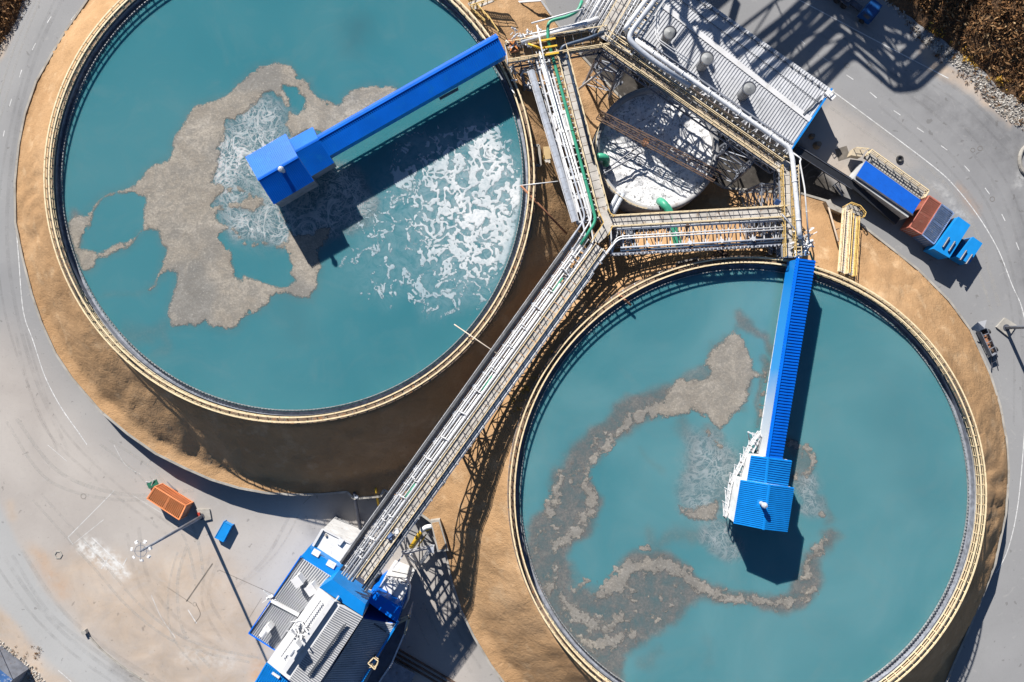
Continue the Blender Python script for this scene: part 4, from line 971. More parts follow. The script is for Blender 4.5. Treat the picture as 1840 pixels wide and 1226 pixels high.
# --- D to E
de, (da, db, du, dn, dL) = span('pipe_bridge', 'steel pipe bridge along the grey roofed building over the small foam tank', (1393,306), (1076,84), (0, 1.7, 4.4), deck=(.15, 1.2), n=17, rails=(.1, 1.35), deckm=paint('sandy_deck', (.46, .37, .27), .9, 0, .2, (.3, .22, .15), .7), railm=CREAM)
m = MB(); m.rail([da + dn * 2.1 + Vector((0, 0, .15)), db + dn * 2.1 + Vector((0, 0, .15))], 1.1, 1.5, .08)
m.build('railing', CREAM, de)
for i in range(40):
    m = MB(); t = (i + random.random()) / 40; c = da.lerp(db, t) + dn * random.uniform(1.5, 3.2); m.beam(c, c + Vector((random.uniform(-.6, .6), random.uniform(-.6, .6), random.uniform(.3, 1.2))), .09)
    if i % 3 == 0: m.cyl(c - Vector((0, 0, .1)), .18, .5, 8)
    m.build('fitting', WSTEEL, de)
for off, rad, mat, dz, lab in ((1.5, .12, DSTEEL, .3, 'black pipe beside the sandy walkway over the small foam tank'), (1.85, .14, NAVY, .2, 'navy pipe second from the sandy walkway over the foam tank'), (2.6, .15, RUST, .1, 'brown pipe in the middle of the bridge over the foam tank')):
    pipe(lab, [da + dn * off + Vector((0, 0, dz)), db + dn * off + Vector((0, 0, dz))], rad, mat, flange=5)
pipe('large white lagged pipe along the grey roof edge turning towards the right tank', [(1136,68,16.2),(1194,110,16.2),(1418,266,16.2),(1424,285,16.2),(1437,425,16),(1438,430,13)], .33, LAG, bend=.7, flange=5, n=14)
pipe('thick grey lagged pipe bending at the upper corner beside the round roof vents', [(1188,-14,16.8),(1130,62,16.8),(1133,76,16.8),(1165,103,16.6),(1240,155,16)], .36, LAGG, bend=1.6, flange=0, n=14)
pipe('white lagged pipe left of the thick grey pipe at the upper corner', [(1168,-10,16.9),(1124,51,16.9),(1126,60,15)], .32, LAG, bend=.6, n=14)
pipe('slim white pipe loop right of the large white lagged pipe', [(1419,271,15.6),(1440,286,15.6),(1437,290,15.6),(1446,340,15.6),(1453,432,15.4)], .11, WHT, bend=.4, flange=6)
pipe('slim white pipe between the thick pipes and the first roof vent', [(1200,-14,16),(1146,62,16),(1140,74,15)], .16, WHT, bend=.4, flange=6)
for k, lab in enumerate(('left thin white pipe of the cranked pair beside the first roof vent', 'right thin white pipe of the cranked pair beside the first roof vent')):
    d = k * 4; pipe(lab, [(1200 + d,-6,15.5),(1181 + d,24,15.5),(1178 + d,60,15.5),(1182 + d,74 - d * .4,15.5),(1243 + d,118 - d,15.5)], .07, WHT, bend=.2)
# --- E to A : tan platform towards the blue bridge
ea, (ea_, eb_, eu, en, eL) = span('pipe_bridge', 'tan pipe bridge platform leading from the upper corner to the left blue bridge', (1094,84), (913,113), (0, 2.6), deck=(.1, 2.4), n=8, rails=(.0, 2.5), deckm=paint('tan_deck', (.33, .22, .12), .9, 0, .25, (.22, .13, .07), .8), railm=CREAM)
pipe('short wide white pipe above the tan platform by the left blue bridge', [(1075,34,ZD + 1),(1045,44,ZD + 1),(1000,58,ZD + 1),(950,72,ZD + .9),(936,76,ZD + .8)], .38, LAG, bend=1.0, flange=3, n=14)
pipe('slim white pipe behind the wide white pipe above the tan platform', [(1060,36,ZD + .5),(1000,52,ZD + .5),(930,66,ZD + .5)], .12, WHT, flange=3)
pipe('thin grey rail pipe arching over the tan platform', [(955,42,ZD + 2.0),(1010,27,ZD + 2.2),(1048,16,ZD + 2.4)], .11, LAG, bend=.3)
pipe('yellow pipe slanting across the tan platform', [(949,79,ZD + 1.2),(965,85,ZD + 1.2),(973,89,ZD + .6)], .16, YPIPE, bend=.3)
def cluster(label, boxes, mat, extra=(), cat='valves', name='valve_cluster', loc=None):
    """many struts, each a part: boxes = (n, x0, x1, y0, y1, z0, z1, lo, hi)"""
    r = thing(name, loc, label, cat)
    for n, x0, x1, y0, y1, z0, z1, lo, hi in boxes:
        for k in range(n):
            m = MB(); c = W(random.uniform(x0, x1), random.uniform(y0, y1), random.uniform(z0, z1))
            d = Vector((random.uniform(-1, 1), random.uniform(-1, 1), random.uniform(-.4, .6))).normalized(); L = random.uniform(lo, hi)
            if k % 3: m.beam(c, c + d * L, random.choice((.08, .12, .2))); m.build('strut', mat, r)
            else: m.tube([c, c + d * L], .12, 8); m.tube([c + d * L * .4, c + d * L * .5], .22, 8); m.build('valve', mat, r)
    for pts, rad in extra: m = MB(); m.tube(pts, rad, 10, bend=.3); m.build('elbow', mat, r)
    return r
cluster('tangle of pale valves and struts where the left blue bridge lands', [(44, 915, 990, 52, 100, ZD - .5, ZD + .9, .3, 1.3), (26, 915, 975, 118, 160, ZD - 4, ZD - 1, .4, 1.6)], WSTEEL, loc=W(945, 80, ZD))
m = MB()
for k in range(3):
    m.beam(W(968 + k * 3, 74 + k * 13, ZD + 1.4), W(998 + k * 3, 69 + k * 13, ZD + 1.4), .22)
tagp(m.build('safety_gate', YPIPE), 'bright yellow safety gate on the tan platform', 'gate')
r = thing('hopper', W(922, 82, ZD), 'open orange rusty hopper beside the end of the left blue bridge', 'hopper'); m = MB()
m.prism(WL([(912,70),(926,68),(932,90),(918,94)], ZD + .6), ZD - .6); m.build('bin', ORUST, r)
m = MB(); m.beam(W(914,72,ZD + .8), W(930,88,ZD + .8), .16); m.beam(W(925,71,ZD + .8), W(917,92,ZD + .8), .16); m.build('lid_brace', paint('orange_paint', (.6, .2, .03), .5), r)
# --- upper corner: wide rack going off the top of the picture
ne, (na, nb, nu, nn_, nL) = span('pipe_bridge', 'wide pipe bridge carrying many white pipes off the top of the picture', (1040,44), (1100,-60), (-.6, 2.2, 5.0, 8.6), deck=(3.0, 4.6), n=6, rails=(), deckm=DECKG, steel=WSTEEL, z=15)
for k, off in enumerate((-.3, .15, .6, 1.0, 1.5, 2.0, 2.5, 4.9, 5.3, 5.7)):
    rad = (.08, .10, .09, .26, .12, .09, .1, .09, .1, .08)[k]
    pipe('white pipe number %s from the left in the wide upper pipe bridge' % ('one two three four five six seven eight nine ten'.split()[k]), [na + nn_ * off + Vector((0, 0, .35)), nb + nn_ * off + Vector((0, 0, .35))], rad, WHT if k % 2 else LAG, bend=0, flange=5, group='white pipes of the wide upper pipe bridge')
m = MB()
for i in range(14): 
    c = na.lerp(nb, i / 13); m.beam(c + nn_ * 4.8 + Vector((0, 0, .2)), c + nn_ * 8.2 + Vector((0, 0, .2)), .08)
m.rail([na + nn_ * 3.0, nb + nn_ * 3.0], 1.1, 1.5, .07); m.rail([na + nn_ * 4.7, nb + nn_ * 4.7], 1.1, 1.5, .07); m.build('railing', CREAM, ne)
# --- junction plates
r = thing('junction_platform', W(1078, 402, ZD), 'grey steel junction platform where three pipe bridges meet below the green elbow', 'platform')
m = MB(); m.prism(WL([(1074,378),(1092,379),(1101,391),(1100,408),(1090,425),(1076,437),(1062,432),(1066,425),(1082,404)], ZD + .17), ZD - .1); m.build('deck', DECKG, r)
m = MB(); m.rail(WL([(1091,378),(1095,386),(1102,390)], ZD + .2), 1.1, 1, .09); m.rail(WL([(1099,408),(1092,424)], ZD + .2), 1.1, 1, .09); m.rail(WL([(1074,382),(1083,402),(1062,436)], ZD + .2), 1.1, 1.2, .09); m.build('railing', YEL, r)
r = thing('junction_platform', W(1408, 385, ZD), 'grey deck at the right corner where the walkway turns towards the right tank', 'platform')
m = MB(); m.prism(WL([(1398,364),(1420,364),(1422,400),(1398,396)], ZD + .18), ZD - .05); m.build('deck', DECKG, r)
m = MB(); m.beam(W(1394,368,ZD + .5), W(1400,360,ZD + 1), .7, .15); m.build('sign_plate', paint('sign_blue', (.04, .12, .35), .5), r)
r = thing('junction_platform', W(1405, 292, ZD), 'small grey deck at the corner beside the blue edged roof', 'platform')
m = MB(); m.prism(WL([(1386,298),(1404,284),(1420,292),(1421,306),(1400,310)], ZD + .18), ZD - .05); m.build('deck', DECKG, r)
m = MB(); m.rail(WL([(1404,284),(1420,290),(1422,305)], ZD + .2), 1.1, 1, .08); m.build('railing', CREAM, r)
# --- end works over the right tank rim
cluster('tangle of white valves and elbows at the top of the right blue bridge', [(40, 1424, 1456, 415, 460, ZD - 1, ZD + 1, .4, 1.4)], WHT, [([W(1440,440,ZD), W(1461,432,ZD + .4)], .2), ([W(1438,455,ZD), W(1458,440,ZD + .3)], .2), ([W(1434,428,ZD), W(1446,440,ZD + .6)], .3)], loc=W(1440, 440, ZD))
cluster('dark grey pump set below the pipe bridge at the top rim of the right tank', [(60, 1380, 1404, 402, 460, 9, 13, .4, 1.8)], GSTEEL, [([W(1384,438,11), W(1384,458,11)], .35), ([W(1398,445,11.5), W(1400,460,11.5)], .35)], 'pumps', 'pump_set', W(1392, 430, 9))
pipe('thin dark pole slanting across the right corner walkway', [(1405,385,ZD + 1.5),(1448,436,ZD + 1)], .1, GSTEEL, bend=0)
pipe('pale green hose pipe dropping into the right tank beside the blue bridge', [(1455,452,13.5),(1471,500,11.6)], .13, GREEN, bend=0)
# --- big green pipe from the foam tank to the right tank
pipe('large green pipe from the small foam tank under the bridge to the right tank', [(1186,362,7.6),(1192,366,9.2),(1202,378,9.2),(1216,430,9.0),(1224,470,8.8)], .62, GREEN, bend=1.0, flange=0, n=18)
m = MB(); g = W(1225, 466, 9); 
for a_ in range(7): m.beam(g + Vector((math.cos(a_ * .52) * .5, .3, .5 + .1)), g + Vector((math.cos(a_ * .52) * .7, -.6, .5)), .09)
tagp(m.build('pipe_cradle', paint('dark_green', (.015, .12, .08), .5)), 'dark green ribbed cradle at the lower end of the large green pipe', 'cradle')
r = thing('inlet_box', W(1234, 474, 8.5), 'open concrete inlet box at the right tank rim below the green pipe', 'box'); m = MB()
for a_, b_ in (((1214,474),(1252,464)), ((1252,464),(1256,476)), ((1256,476),(1218,487)), ((1218,487),(1214,474))): m.beam(W(*a_, 11.2), W(*b_, 11.2), .3, 1.2)
m.build('box_wall', CONCD, r); m = MB(); m.prism(WL([(1215,474),(1252,465),(1255,476),(1218,486)], 9.4), 8.4); m.build('box_floor', DSTEEL, r)
pipe('green elbow pipe discharging into the left side of the foam tank', [(1072,282,9.3),(1084,282,9.3),(1090,286,9.0),(1089,294,7.6)], .55, GREEN, bend=.9, n=18)
for k, lab in enumerate(('left pale grey pipe rising against the wall of the foam tank', 'right pale grey pipe rising against the wall of the foam tank')):
    pipe(lab, [(1112 + k * 8,346 + k * 2,9),(1092 + k * 8,385 + k * 3,8.5),(1090 + k * 8,392,4)], .34, LAGG, bend=.4, n=14)
# sump and stairs by the left tank
r = thing('concrete_sump', W(966, 290, 9), 'open dark concrete sump against the right rim of the left tank', 'sump'); m = MB()
for a_, b_ in (((961,264),(968,263)), ((968,263),(971,299)), ((971,299),(962,299))): m.beam(W(*a_, 10.6), W(*b_, 10.6), .35, 1.2)
m.build('sump_wall', CONC, r); m = MB(); m.prism(WL([(961,265),(968,264),(970,298),(962,298)], 9), 6); m.build('sump_floor', DSTEEL, r)
def stair(label, p, q, z0, z1, w, nst, mat=YEL, tread=DECKG, landing=None, g=None):
    a, b = W(*p, z0), W(*q, z1); u = b - a; n = Vector((u.y, -u.x, 0)).normalized() * w / 2
    r = thing('metal_staircase', a, label, 'staircase', g); m = MB()
    for s in (1, -1): m.beam(a + n * s, b + n * s, .12, .28)
    m.build('stringer', mat, r); m = MB(); d = Vector((u.x, u.y, 0)).normalized() * .14
    for i in range(nst):
        c = a.lerp(b, (i + .5) / nst); m.slab([c + n - d, c + n + d, c - n + d, c - n - d], .05)
    m.build('tread', tread, r)
    for s in (1, -1): MB().rail([a + n * s, b + n * s], 1.0, 1.6, .08).build('railing', mat, r)
    return r
stair('yellow staircase between the left tank rim and the pipe bridge', (984,312), (983,280), 6.0, 11.6, 1.0, 12)
m = MB(); m.prism(WL([(976,264),(988,263),(990,285),(978,287)], 11.7), 11.5); tagp(m.build('stair_landing', paint('tan_plate', (.5, .36, .18), .7)), 'tan landing plate above the yellow staircase by the left tank', 'landing')
# long double stair on the right embankment
stair('left flight of the twin yellow stairs climbing the right embankment', (1520,376), (1512,490), 4.0, 12.0, 1.0, 26, CREAM, DECKG)
stair('right flight of the twin yellow stairs climbing the right embankment', (1534,388), (1527,494), 4.0, 12.0, 1.0, 26, YEL, DECKG)
r = thing('stair_landing', W(1535,378,3.2), 'curved yellow railed landing at the foot of the twin stairs', 'landing'); m = MB(); m.prism(WL([(1514,372),(1524,366),(1540,372),(1550,384),(1547,398),(1534,392)], 4.0), 3.7); m.build('plate', CONC, r)
m = MB(); m.rail(WL([(1514,372),(1524,366),(1540,372),(1550,384),(1547,392)], 4.0), 1.1, .8, .09); m.build('railing', YEL, r)
m = MB(); m.prism(WL([(1484,362),(1492,358),(1496,366),(1516,376),(1513,384),(1490,374)], 4.3), 2); tagp(m.build('wall_block', CONC), 'pale concrete wall end beside the foot of the twin stairs', 'wall')
pipe('pale timber pole leaning on the sand left of the twin stairs', [(1488,370,3.9),(1497,402,6),(1506,434,8.6)], .14, paint('timber', (.42, .34, .27), .9), bend=0, cat='pole', name='timber_pole')
pipe('short pale cable crossing the sand left of the twin stairs', [(1508,410,6.8),(1502,413,6.6)], .08, RUST, bend=0, cat='pole', name='timber_pole')
# upper stair landing by the top of the left tank
stair('yellow staircase coming down to the upper rim of the left tank', (905,-14), (846,8), 9, 12.0, 1.3, 16, YEL, paint('tan_tread', (.50, .36, .16), .7))
r = thing('stair_landing', W(860,10,12), 'yellow railed landing on the upper rim of the left tank', 'landing'); m = MB(); m.rail(WL([(846,16),(886,2)], 12), 1.1, .8, .1); m.rail(WL([(858,14),(880,38),(896,62)], 12), 1.1, .8, .12); m.rail(WL([(850,22),(872,42)], 12), 1.1, .8, .1); m.build('railing', YEL, r)
m = MB(); m.prism(WL([(840,6),(880,-10),(888,2),(850,18)], 12.05), 11.8); m.build('plate', DECKG, r)
m = MB(); m.path(WL([(905,6,3.9),(972,1,4.2),(990,27,3.4)]), .3, .3); tagp(m.build('wall_coping', WHT), 'white coping line round the upper sand terrace', 'coping')
# poles
pipe('long orange rusty pipe leaning from the left tank rim to the pipe bridge', [(936,334,13.4),(1018,420,10)], .16, ORUST, bend=0, cat='pole', name='leaning_pipe')
pipe('thin white pole reaching out over the froth from the left rim', [(932,334,13.0),(1003,326,13.6)], .07, WHT, bend=0, cat='pole', name='leaning_pipe')
pipe('thin pale pole from the lower rim of the left tank to the main bridge', [(816,583,13.2),(908,646,14.9)], .08, paint('pale_wood', (.55, .47, .38), .8), bend=0, cat='pole', name='leaning_pipe')
pipe('short rusty pipe poking over the upper left rim of the right tank', [(1110,528,12.5),(1134,549,12.6)], .18, ORUST, bend=0, cat='pole', name='leaning_pipe')
pipe('dark fallen pipe lying outside the upper left rim of the right tank', [(1014,604,10.6),(1030,592,10.8),(1070,572,11.0)], .35, DSTEEL, bend=0, cat='pole', name='leaning_pipe')
pipe('thick pale prop leaning from the sand to the bridge above the foam tank', [(1038,162,5.5),(1105,108,12.6)], .19, LAG, bend=0, cat='pole', name='leaning_pipe')
cluster('small heap of rusty scrap above the top rim of the right tank', [(26, 1284, 1306, 450, 464, 11.4, 11.8, .4, 1.1)], RUST, (), 'scrap', 'scrap_heap', W(1295, 457, 11.3))
# towers
tower('grey lattice tower left of the foam tank under the upper corner', 1098, 106, 3.6, 2.6, -.6)
tower('grey lattice tower right of the foam tank under the sloping bridge', 1335, 272, 4.2, 2.6, -.6)
tower('grey lattice tower at the right corner above the sand terrace', 1385, 352, 2.6, 3.4, 0)
tower('lattice tower under the lower end of the main bridge', 703, 962, 3.6, 2.2, .95, steel=WSTEEL)
tower('lattice tower under the middle of the main bridge', 832, 775, 3.6, 2.2, .95)
tower('lattice tower just below the bridge junction', 1045, 470, 3.6, 2.6, .95)
tower('pale lattice tower beside the valves of the left blue bridge', 955, 135, 2.4, 2.4, .2)
tower('grey lattice tower near the left end of the sand terrace bridge', 1122, 412, 2.0, 3.4, .05)
tower('grey lattice tower near the right end of the sand terrace bridge', 1368, 405, 2.0, 3.4, .05)
# ================================================================ BUILDINGS
ROOFW = paint('white_roof_sheet', (.62, .62, .635), .45, .0, .07, (.52, .51, .50), .35)
ROOFG = paint('grey_roof_sheet', (.53, .54, .57), .5, .1, .08, (.36, .37, .39), .3)
RIB = paint('shade_toned_rib', (.22, .23, .25), .6)  # shadows between the ribs, put into a dark rib colour
GUT = paint('dark_roof_joint', (.10, .11, .13), .7)  # plain dark tone for the snow guards
def roof(mb, pts, nrib, zs=None, t=.1, rw=.16, rh=.09, flipdir=False):
    """quad roof sheet (px, py, z) A-B-C-D with ribs running from A-B to D-C"""
    Q = WL(pts); mb.slab(Q, t); 
    if nrib: mb.ribs(Q[0], Q[1], Q[2], Q[3], nrib, rw, rh)
def walls(mb, pts, zb): mb.prism([p - Vector((0, 0, .14)) for p in WL(pts)], zb)
# ---------- grey roofed building by the road
B = thing('grey_roofed_building', W(1340, 140, 0), 'long low building with grey ribbed roof, three round vents and blue end trim', 'building')
zr_, ze = 4.95, 4.6
E0, E1 = (1493,160,ze), (1205,-42,ze); G0, G1 = (1456,216,zr_), (1165,-10,zr_ ); K0, K1 = (1420,269,ze), (1118,54,ze)
m = MB(); m.prism([p - Vector((0, 0, .15)) for p in WL([E0, E1, K1, K0])], -.1); m.build('wall', paint('grey_wall', (.30, .31, .33), .7), B)
m = MB(); roof(m, [E0, E1, G1, G0], 66, rw=.12, rh=.10); roof(m, [K0, K1, G1, G0], 66, rw=.12, rh=.10); m.build('roof', ROOFG, B)
m = MB(); a, b = W(*G0), W(*G1); m.beam(a + Vector((0, 0, .1)), b + Vector((0, 0, .1)), .8, .06); a2, b2 = W(1449,222,zr_), W(1160,-3,zr_)
m.build('ridge_cap', ROOFW, B)
m = MB(); m.path([W(1476,172,ze + .62), W(1444,206,zr_ + .2), ], .3, .08); 
for f in (.14, .5):
    p = [W(*E0).lerp(W(*G0), f), W(*E1).lerp(W(*G1), f)]; m.beam(p[0] + Vector((0, 0, .18)), p[1] + Vector((0, 0, .18)), .07, .07)
m.build('snow_guard', GUT, B)
m = MB()
for i in range(22):
    t = (i + .5) / 24; p = W(*E0).lerp(W(*E1), t).lerp(W(*G0).lerp(W(*G1), t), .14); m.beam(p, p + Vector((0, 0, .35)), .12); m.beam(p + Vector((.25, .3, .1)), p + Vector((-.1, -.1, .3)), .08)
m.kind = 0; o = m.build('snow_guard_bracket', GUT, B); o['kind'] = 'stuff'
m = MB(); m.path([W(*E0) + Vector((.1, 0, 0)), W(*G0) + Vector((.1, 0, 0)), W(*K0) + Vector((.1, 0, 0))], .25, .5); m.build('fascia', BLUEW, B)
m = MB(); m.box(W(1490,172,ze + .2), .9, 1.6, .5, .8); m.rail(WL([(1482,176),(1494,165)], ze + .3), .8, .6, .07); m.build('roof_hatch', WHT, B)
for i, (x, y) in enumerate(((1203,59),(1270,105),(1346,159))):
    zt = 8.0; c = W(x, y, zt); t = thing('roof_vent', (c.x, c.y, 5.0), ('round grey roof vent nearest the upper corner of the pipe bridge, half in shadow', 'middle round grey roof vent of the grey roofed building', 'round grey roof vent nearest the blue trimmed end of the building')[i], 'roof vent', 'round vents on the grey roof')
    MB().cyl((c.x, c.y, 4.9), .82, 3.0, 24).build('stack', paint('vent_grey', (.27, .28, .30), .5, .2), t, False)
    MB().lathe((c.x, c.y, 0), [(.98, 7.5), (1.02, 8.05), (.92, 8.05), (.0, 8.3)], 28).build('cap', paint('vent_cap', (.27, .28, .29), .5, .1, .25), t)
    MB().lathe((c.x, c.y, 0), [(1.0, 8.02), (1.06, 8.12), (.9, 8.12)], 28).build('rim', DSTEEL, t)
m = MB(); m.rail(WL([(1278,136),(1283,118),(1278,112)], 6), .9, 1, .07); tagp(m.build('roof_ladder', GSTEEL), 'small dark ladder hoop on the grey roof beside the middle vent', 'ladder')
# ---------- lower main building
A = thing('process_building', W(600, 1120, 0), 'large process building with white ribbed roofs and bright blue trim below the main bridge', 'building')
zl = 10.0
def sect(name, pts, zb=0, mat=ROOFW, n=0, wallm=BLUEW, order=None):
    m = MB(); m.prism([p - Vector((0, 0, .14)) for p in WL(pts)], zb); m.build('wall', wallm, A)
    m = MB(); q = WL(pts)
    if len(q) == 4: m.slab(q, .1); (m.ribs(*q, n, .17, .1) if n else None)
    else: m.prism(q, min(p.z for p in q) - .12)
    return m.build(name, mat, A)
sect('roof', [(539,1002,10.2),(597,1037,10.2),(536,1104,10.2),(488,1078,10.2)][0:0] or [(539,1001,10.1),(488,1077,10.1),(537,1104,10.5),(598,1038,10.5)], 0, ROOFW, 0)
m = MB(); q = WL([(539,1001,10.1),(488,1077,10.1),(537,1104,10.5),(598,1038,10.5)]); m.ribs(q[0], q[3], q[2], q[1], 15, .13, .12); m.build('roof_rib', RIB, A)
sect('roof', [(488,1080,9.9),(448,1137,9.9),(494,1167,10.3),(537,1106,10.3)], 0, ROOFW, 0)
m = MB(); q = WL([(488,1080,9.9),(448,1137,9.9),(494,1167,10.3),(537,1106,10.3)]); m.ribs(q[0], q[3], q[2], q[1], 14, .13, .12); m.build('roof_rib', RIB, A)
m = MB(); m.path(WL([(541,999,10.3),(447,1138,10.1)]), .16, .2); m.path(WL([(494,1168,10.4),(447,1138,10.1)]), .14, .2); m.build('gutter', BLUE, A)
m = MB(); m.path(WL([(488,1079,10.3),(537,1105,10.6)]), .5, .35); m.build('parapet', ROOFW, A)
# high middle hall (two slopes)
zc, zrr = 13.6, 14.1
r0, r1 = (611,1088,zrr), (498,1248,zrr)
m = MB(); P5 = [(574,1055,zc),(480,1190,zc),(519,1222,zrr),(558,1252,zc),(652,1109,zc),(611,1088,zrr)]
m.prism([p - Vector((0, 0, .16)) for p in WL(P5)], 0); m.f[0] = (0, 1, 2, 5); m.f.append((2, 3, 4, 5)); m.mi.append(0); m.build('wall', ROOFW, A)
m = MB(); roof(m, [(574,1055,zc),(480,1190,zc),(519,1222,zrr),(611,1088,zrr)], 0); m.build('roof', ROOFW, A)
m = MB(); roof(m, [(652,1109,zc),(558,1252,zc),(519,1222,zrr),(611,1088,zrr)], 0); m.build('roof', ROOFW, A)
m = MB(); q = WL([(652,1109,zc + .02),(558,1252,zc + .02),(519,1222,zrr + .02),(611,1088,zrr + .02)]); m.ribs(*q, 40, .10, .08); m.build('roof_rib', RIB, A)
m = MB(); a, b = W(598,1078,zrr + .3), W(512,1204,zrr + .3); m.beam(a, b, .7, .5); m.beam(a + Vector((.75, .45, -.2)), b + Vector((.75, .45, -.2)), .2, .3); m.build('roof_monitor', ROOFW, A)
m = MB(); a, b = W(576,1080,zc + .55), W(507,1178,zc + .55)
for i in range(26):
    p = a.lerp(b, i / 25); m.beam(p, p + Vector((0, 0, .3)), .1)
m.path([a + Vector((0, 0, .15)), b + Vector((0, 0, .15))], .07); m.build('snow_guard', GUT, A)
m = MB(); a, b = W(620,1122,zc + .45), W(556,1212,zc + .45)
for k in (-.25, .25): m.path([a + Vector((k, k * .7, .15)), b + Vector((k, k * .7, .15))], .08)
for i in range(30): p = a.lerp(b, i / 29); m.beam(p + Vector((-.3, -.2, 0)), p + Vector((.3, .2, .25)), .1)
m.build('snow_guard', GUT, A)
# blue front above the pipe bridge
m = MB(); m.prism(WL([(597,1041,13.9),(657,1086,13.9),(651,1107,13.7),(574,1056,13.7)]), 9); m.build('front_wall', BLUEW, A)
# right lower roof and its blue upper edge
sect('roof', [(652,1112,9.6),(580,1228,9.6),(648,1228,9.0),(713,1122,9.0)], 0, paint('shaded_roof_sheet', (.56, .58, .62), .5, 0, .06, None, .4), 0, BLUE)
m = MB(); q = WL([(652,1112,9.6),(580,1228,9.6),(648,1228,9.0),(713,1122,9.0)]); m.ribs(q[0], q[1], q[2], q[3], 36, .13, .16); m.build('roof_rib', ROOFG, A)
m = MB(); m.prism(WL([(657,1079,9.9),(676,1064,9.9),(721,1092,9.7),(713,1119,9.7)]), 0); m.build('wall', BLUE, A)
m = MB(); m.path(WL([(716,1116,9.4),(646,1232,9.4)]), .3, .4); m.build('gutter', BLUEW, A)
m = MB(); a, b = W(672,1121,9.6), W(694,1136,9.4); m.beam(a, b, .1, .25); m.build('snow_guard', GUT, A)
# blue strip and white annex at the upper left
m = MB(); m.prism(WL([(554,984,9.8),(612,1022,9.8),(599,1038,9.8),(542,1000,9.8)]), 0); m.build('wall', BLUEW, A)
m = MB(); m.beam(W(562,990,9.95), W(574,997,9.95), .9, .1); m.build('skylight', WHT, A)
m = MB(); m.beam(W(588,1010,9.95), W(602,1018,9.95), .9, .1); m.build('skylight', WHT, A)
X_ = thing('white_annex', W(590, 990, 0), 'white flat roofed annex with raised edges beside the blue strip', 'annex'); X_['category'] = 'building'
m = MB(); m.prism(WL([(580,951,8),(631,977,8),(609,1019,8),(562,982,8)]), 0); m.build('wall', WHT, X_)
m = MB(); m.path(WL([(580,951,8.1),(631,977,8.1),(609,1019,8.1)]), .25, .25); m.path(WL([(580,951,8.1),(562,982,8.1)]), .35, .6); m.build('parapet', ROOFW, X_)
m = MB(); m.box(W(612,972,8), 1.0, .8, .4, .9); m.build('roof_unit', LAG, X_); m = MB(); m.beam(W(589,1002,8.2), W(599,1008,8.2), .3, .3); m.build('slot_vent', RUST, X_)
m = MB(); m.cyl(W(592,955,6), .18, 2.3, 10); m.build('drain_stack', CONC, X_)
# white box at the right
X2 = thing('white_annex', W(705, 1065, 0), 'small white flat roofed cabin right of the pipe bridge end', 'annex'); X2['category'] = 'building'
m = MB(); m.prism(WL([(695,1034,7.5),(735,1050,7.5),(720,1088,7.5),(677,1062,7.5)]), 0); m.build('wall', WHT, X2)
m = MB(); m.rail(WL([(695,1034,7.5),(735,1050,7.5),(721,1086,7.5),(690,1070,7.5)]), 1.0, 1.2, .08); m.build('railing', WSTEEL, X2)
m = MB(); m.tube(WL([(730,1040,8),(737,1052,7),(733,1075,5),(724,1093,4)]), .22, 10, bend=.4); m.build('down_pipe', WHT, X2)
# blue lower left wing
m = MB(); m.prism(WL([(477,1193,11.4),(524,1222,11.4),(480,1300,11.2),(420,1290,11.2)]), 0); m.build('wall', BLUEW, A)
m = MB(); q = WL([(477,1193,11.5),(420,1290,11.3),(480,1300,11.3),(524,1222,11.5)]); m.slab(q, .1); m.ribs(q[0], q[3], q[2], q[1], 14, .15, .09); m.build('roof', BLUEL, A)
m = MB(); m.beam(W(489,1209,11.75), W(502,1218,11.75), .35, .12); m.build('skylight', WHT, A)
# roof plant
def rooftop(label, px, py, z0, sx, sy, h, rz, extra=None):
    c = W(px, py, z0); t = thing('roof_unit', c, label, 'roof vent'); MB().box(c, sx, sy, h, rz).build('duct', WHT, t)
    ca, sa = math.cos(rz), math.sin(rz)
    if extra == 'cowl': m = MB(); m.tube([c + Vector((-.2, -.2, h - .3)), c + Vector((-1.3 * ca, -1.1, h - .2))], .42, 14); m.build('cowl', LAG, t)
    else: m = MB(); m.box(c + Vector((0, 0, h)), sx + .15, sy + .15, .12, rz); m.build('lid', ROOFW, t)
rooftop('pale square roof duct on the upper left white roof', 541, 1038, 10.3, 1.35, 1.1, 1.9, -.95)
rooftop('pale square roof duct close to the blue front of the tall hall', 566, 1051, 10.3, 1.3, 1.2, 2.2, -.95)
rooftop('white cowled chimney on the lower left roof', 487, 1122, 10.1, .9, .9, 1.8, -.9, 'cowl')
rooftop('white cowled vent astride the ridge of the tall white hall', 537, 1154, 14.2, 1.0, 1.0, 1.8, -.9, 'cowl')
cluster('pile of white roof ladders and brackets on the tall white hall', [(16, 530, 546, 1112, 1142, 14.0, 14.5, .8, 2.0)], WHT, (), 'ladder', 'roof_ladders', W(538, 1127, 14))
cluster('white stair head hanging on the left edge of the white roof', [(8, 484, 491, 1068, 1077, 9.3, 10.6, .5, 1.5)], WHT, (), 'stairs', 'stair_landing', W(487, 1072, 9))
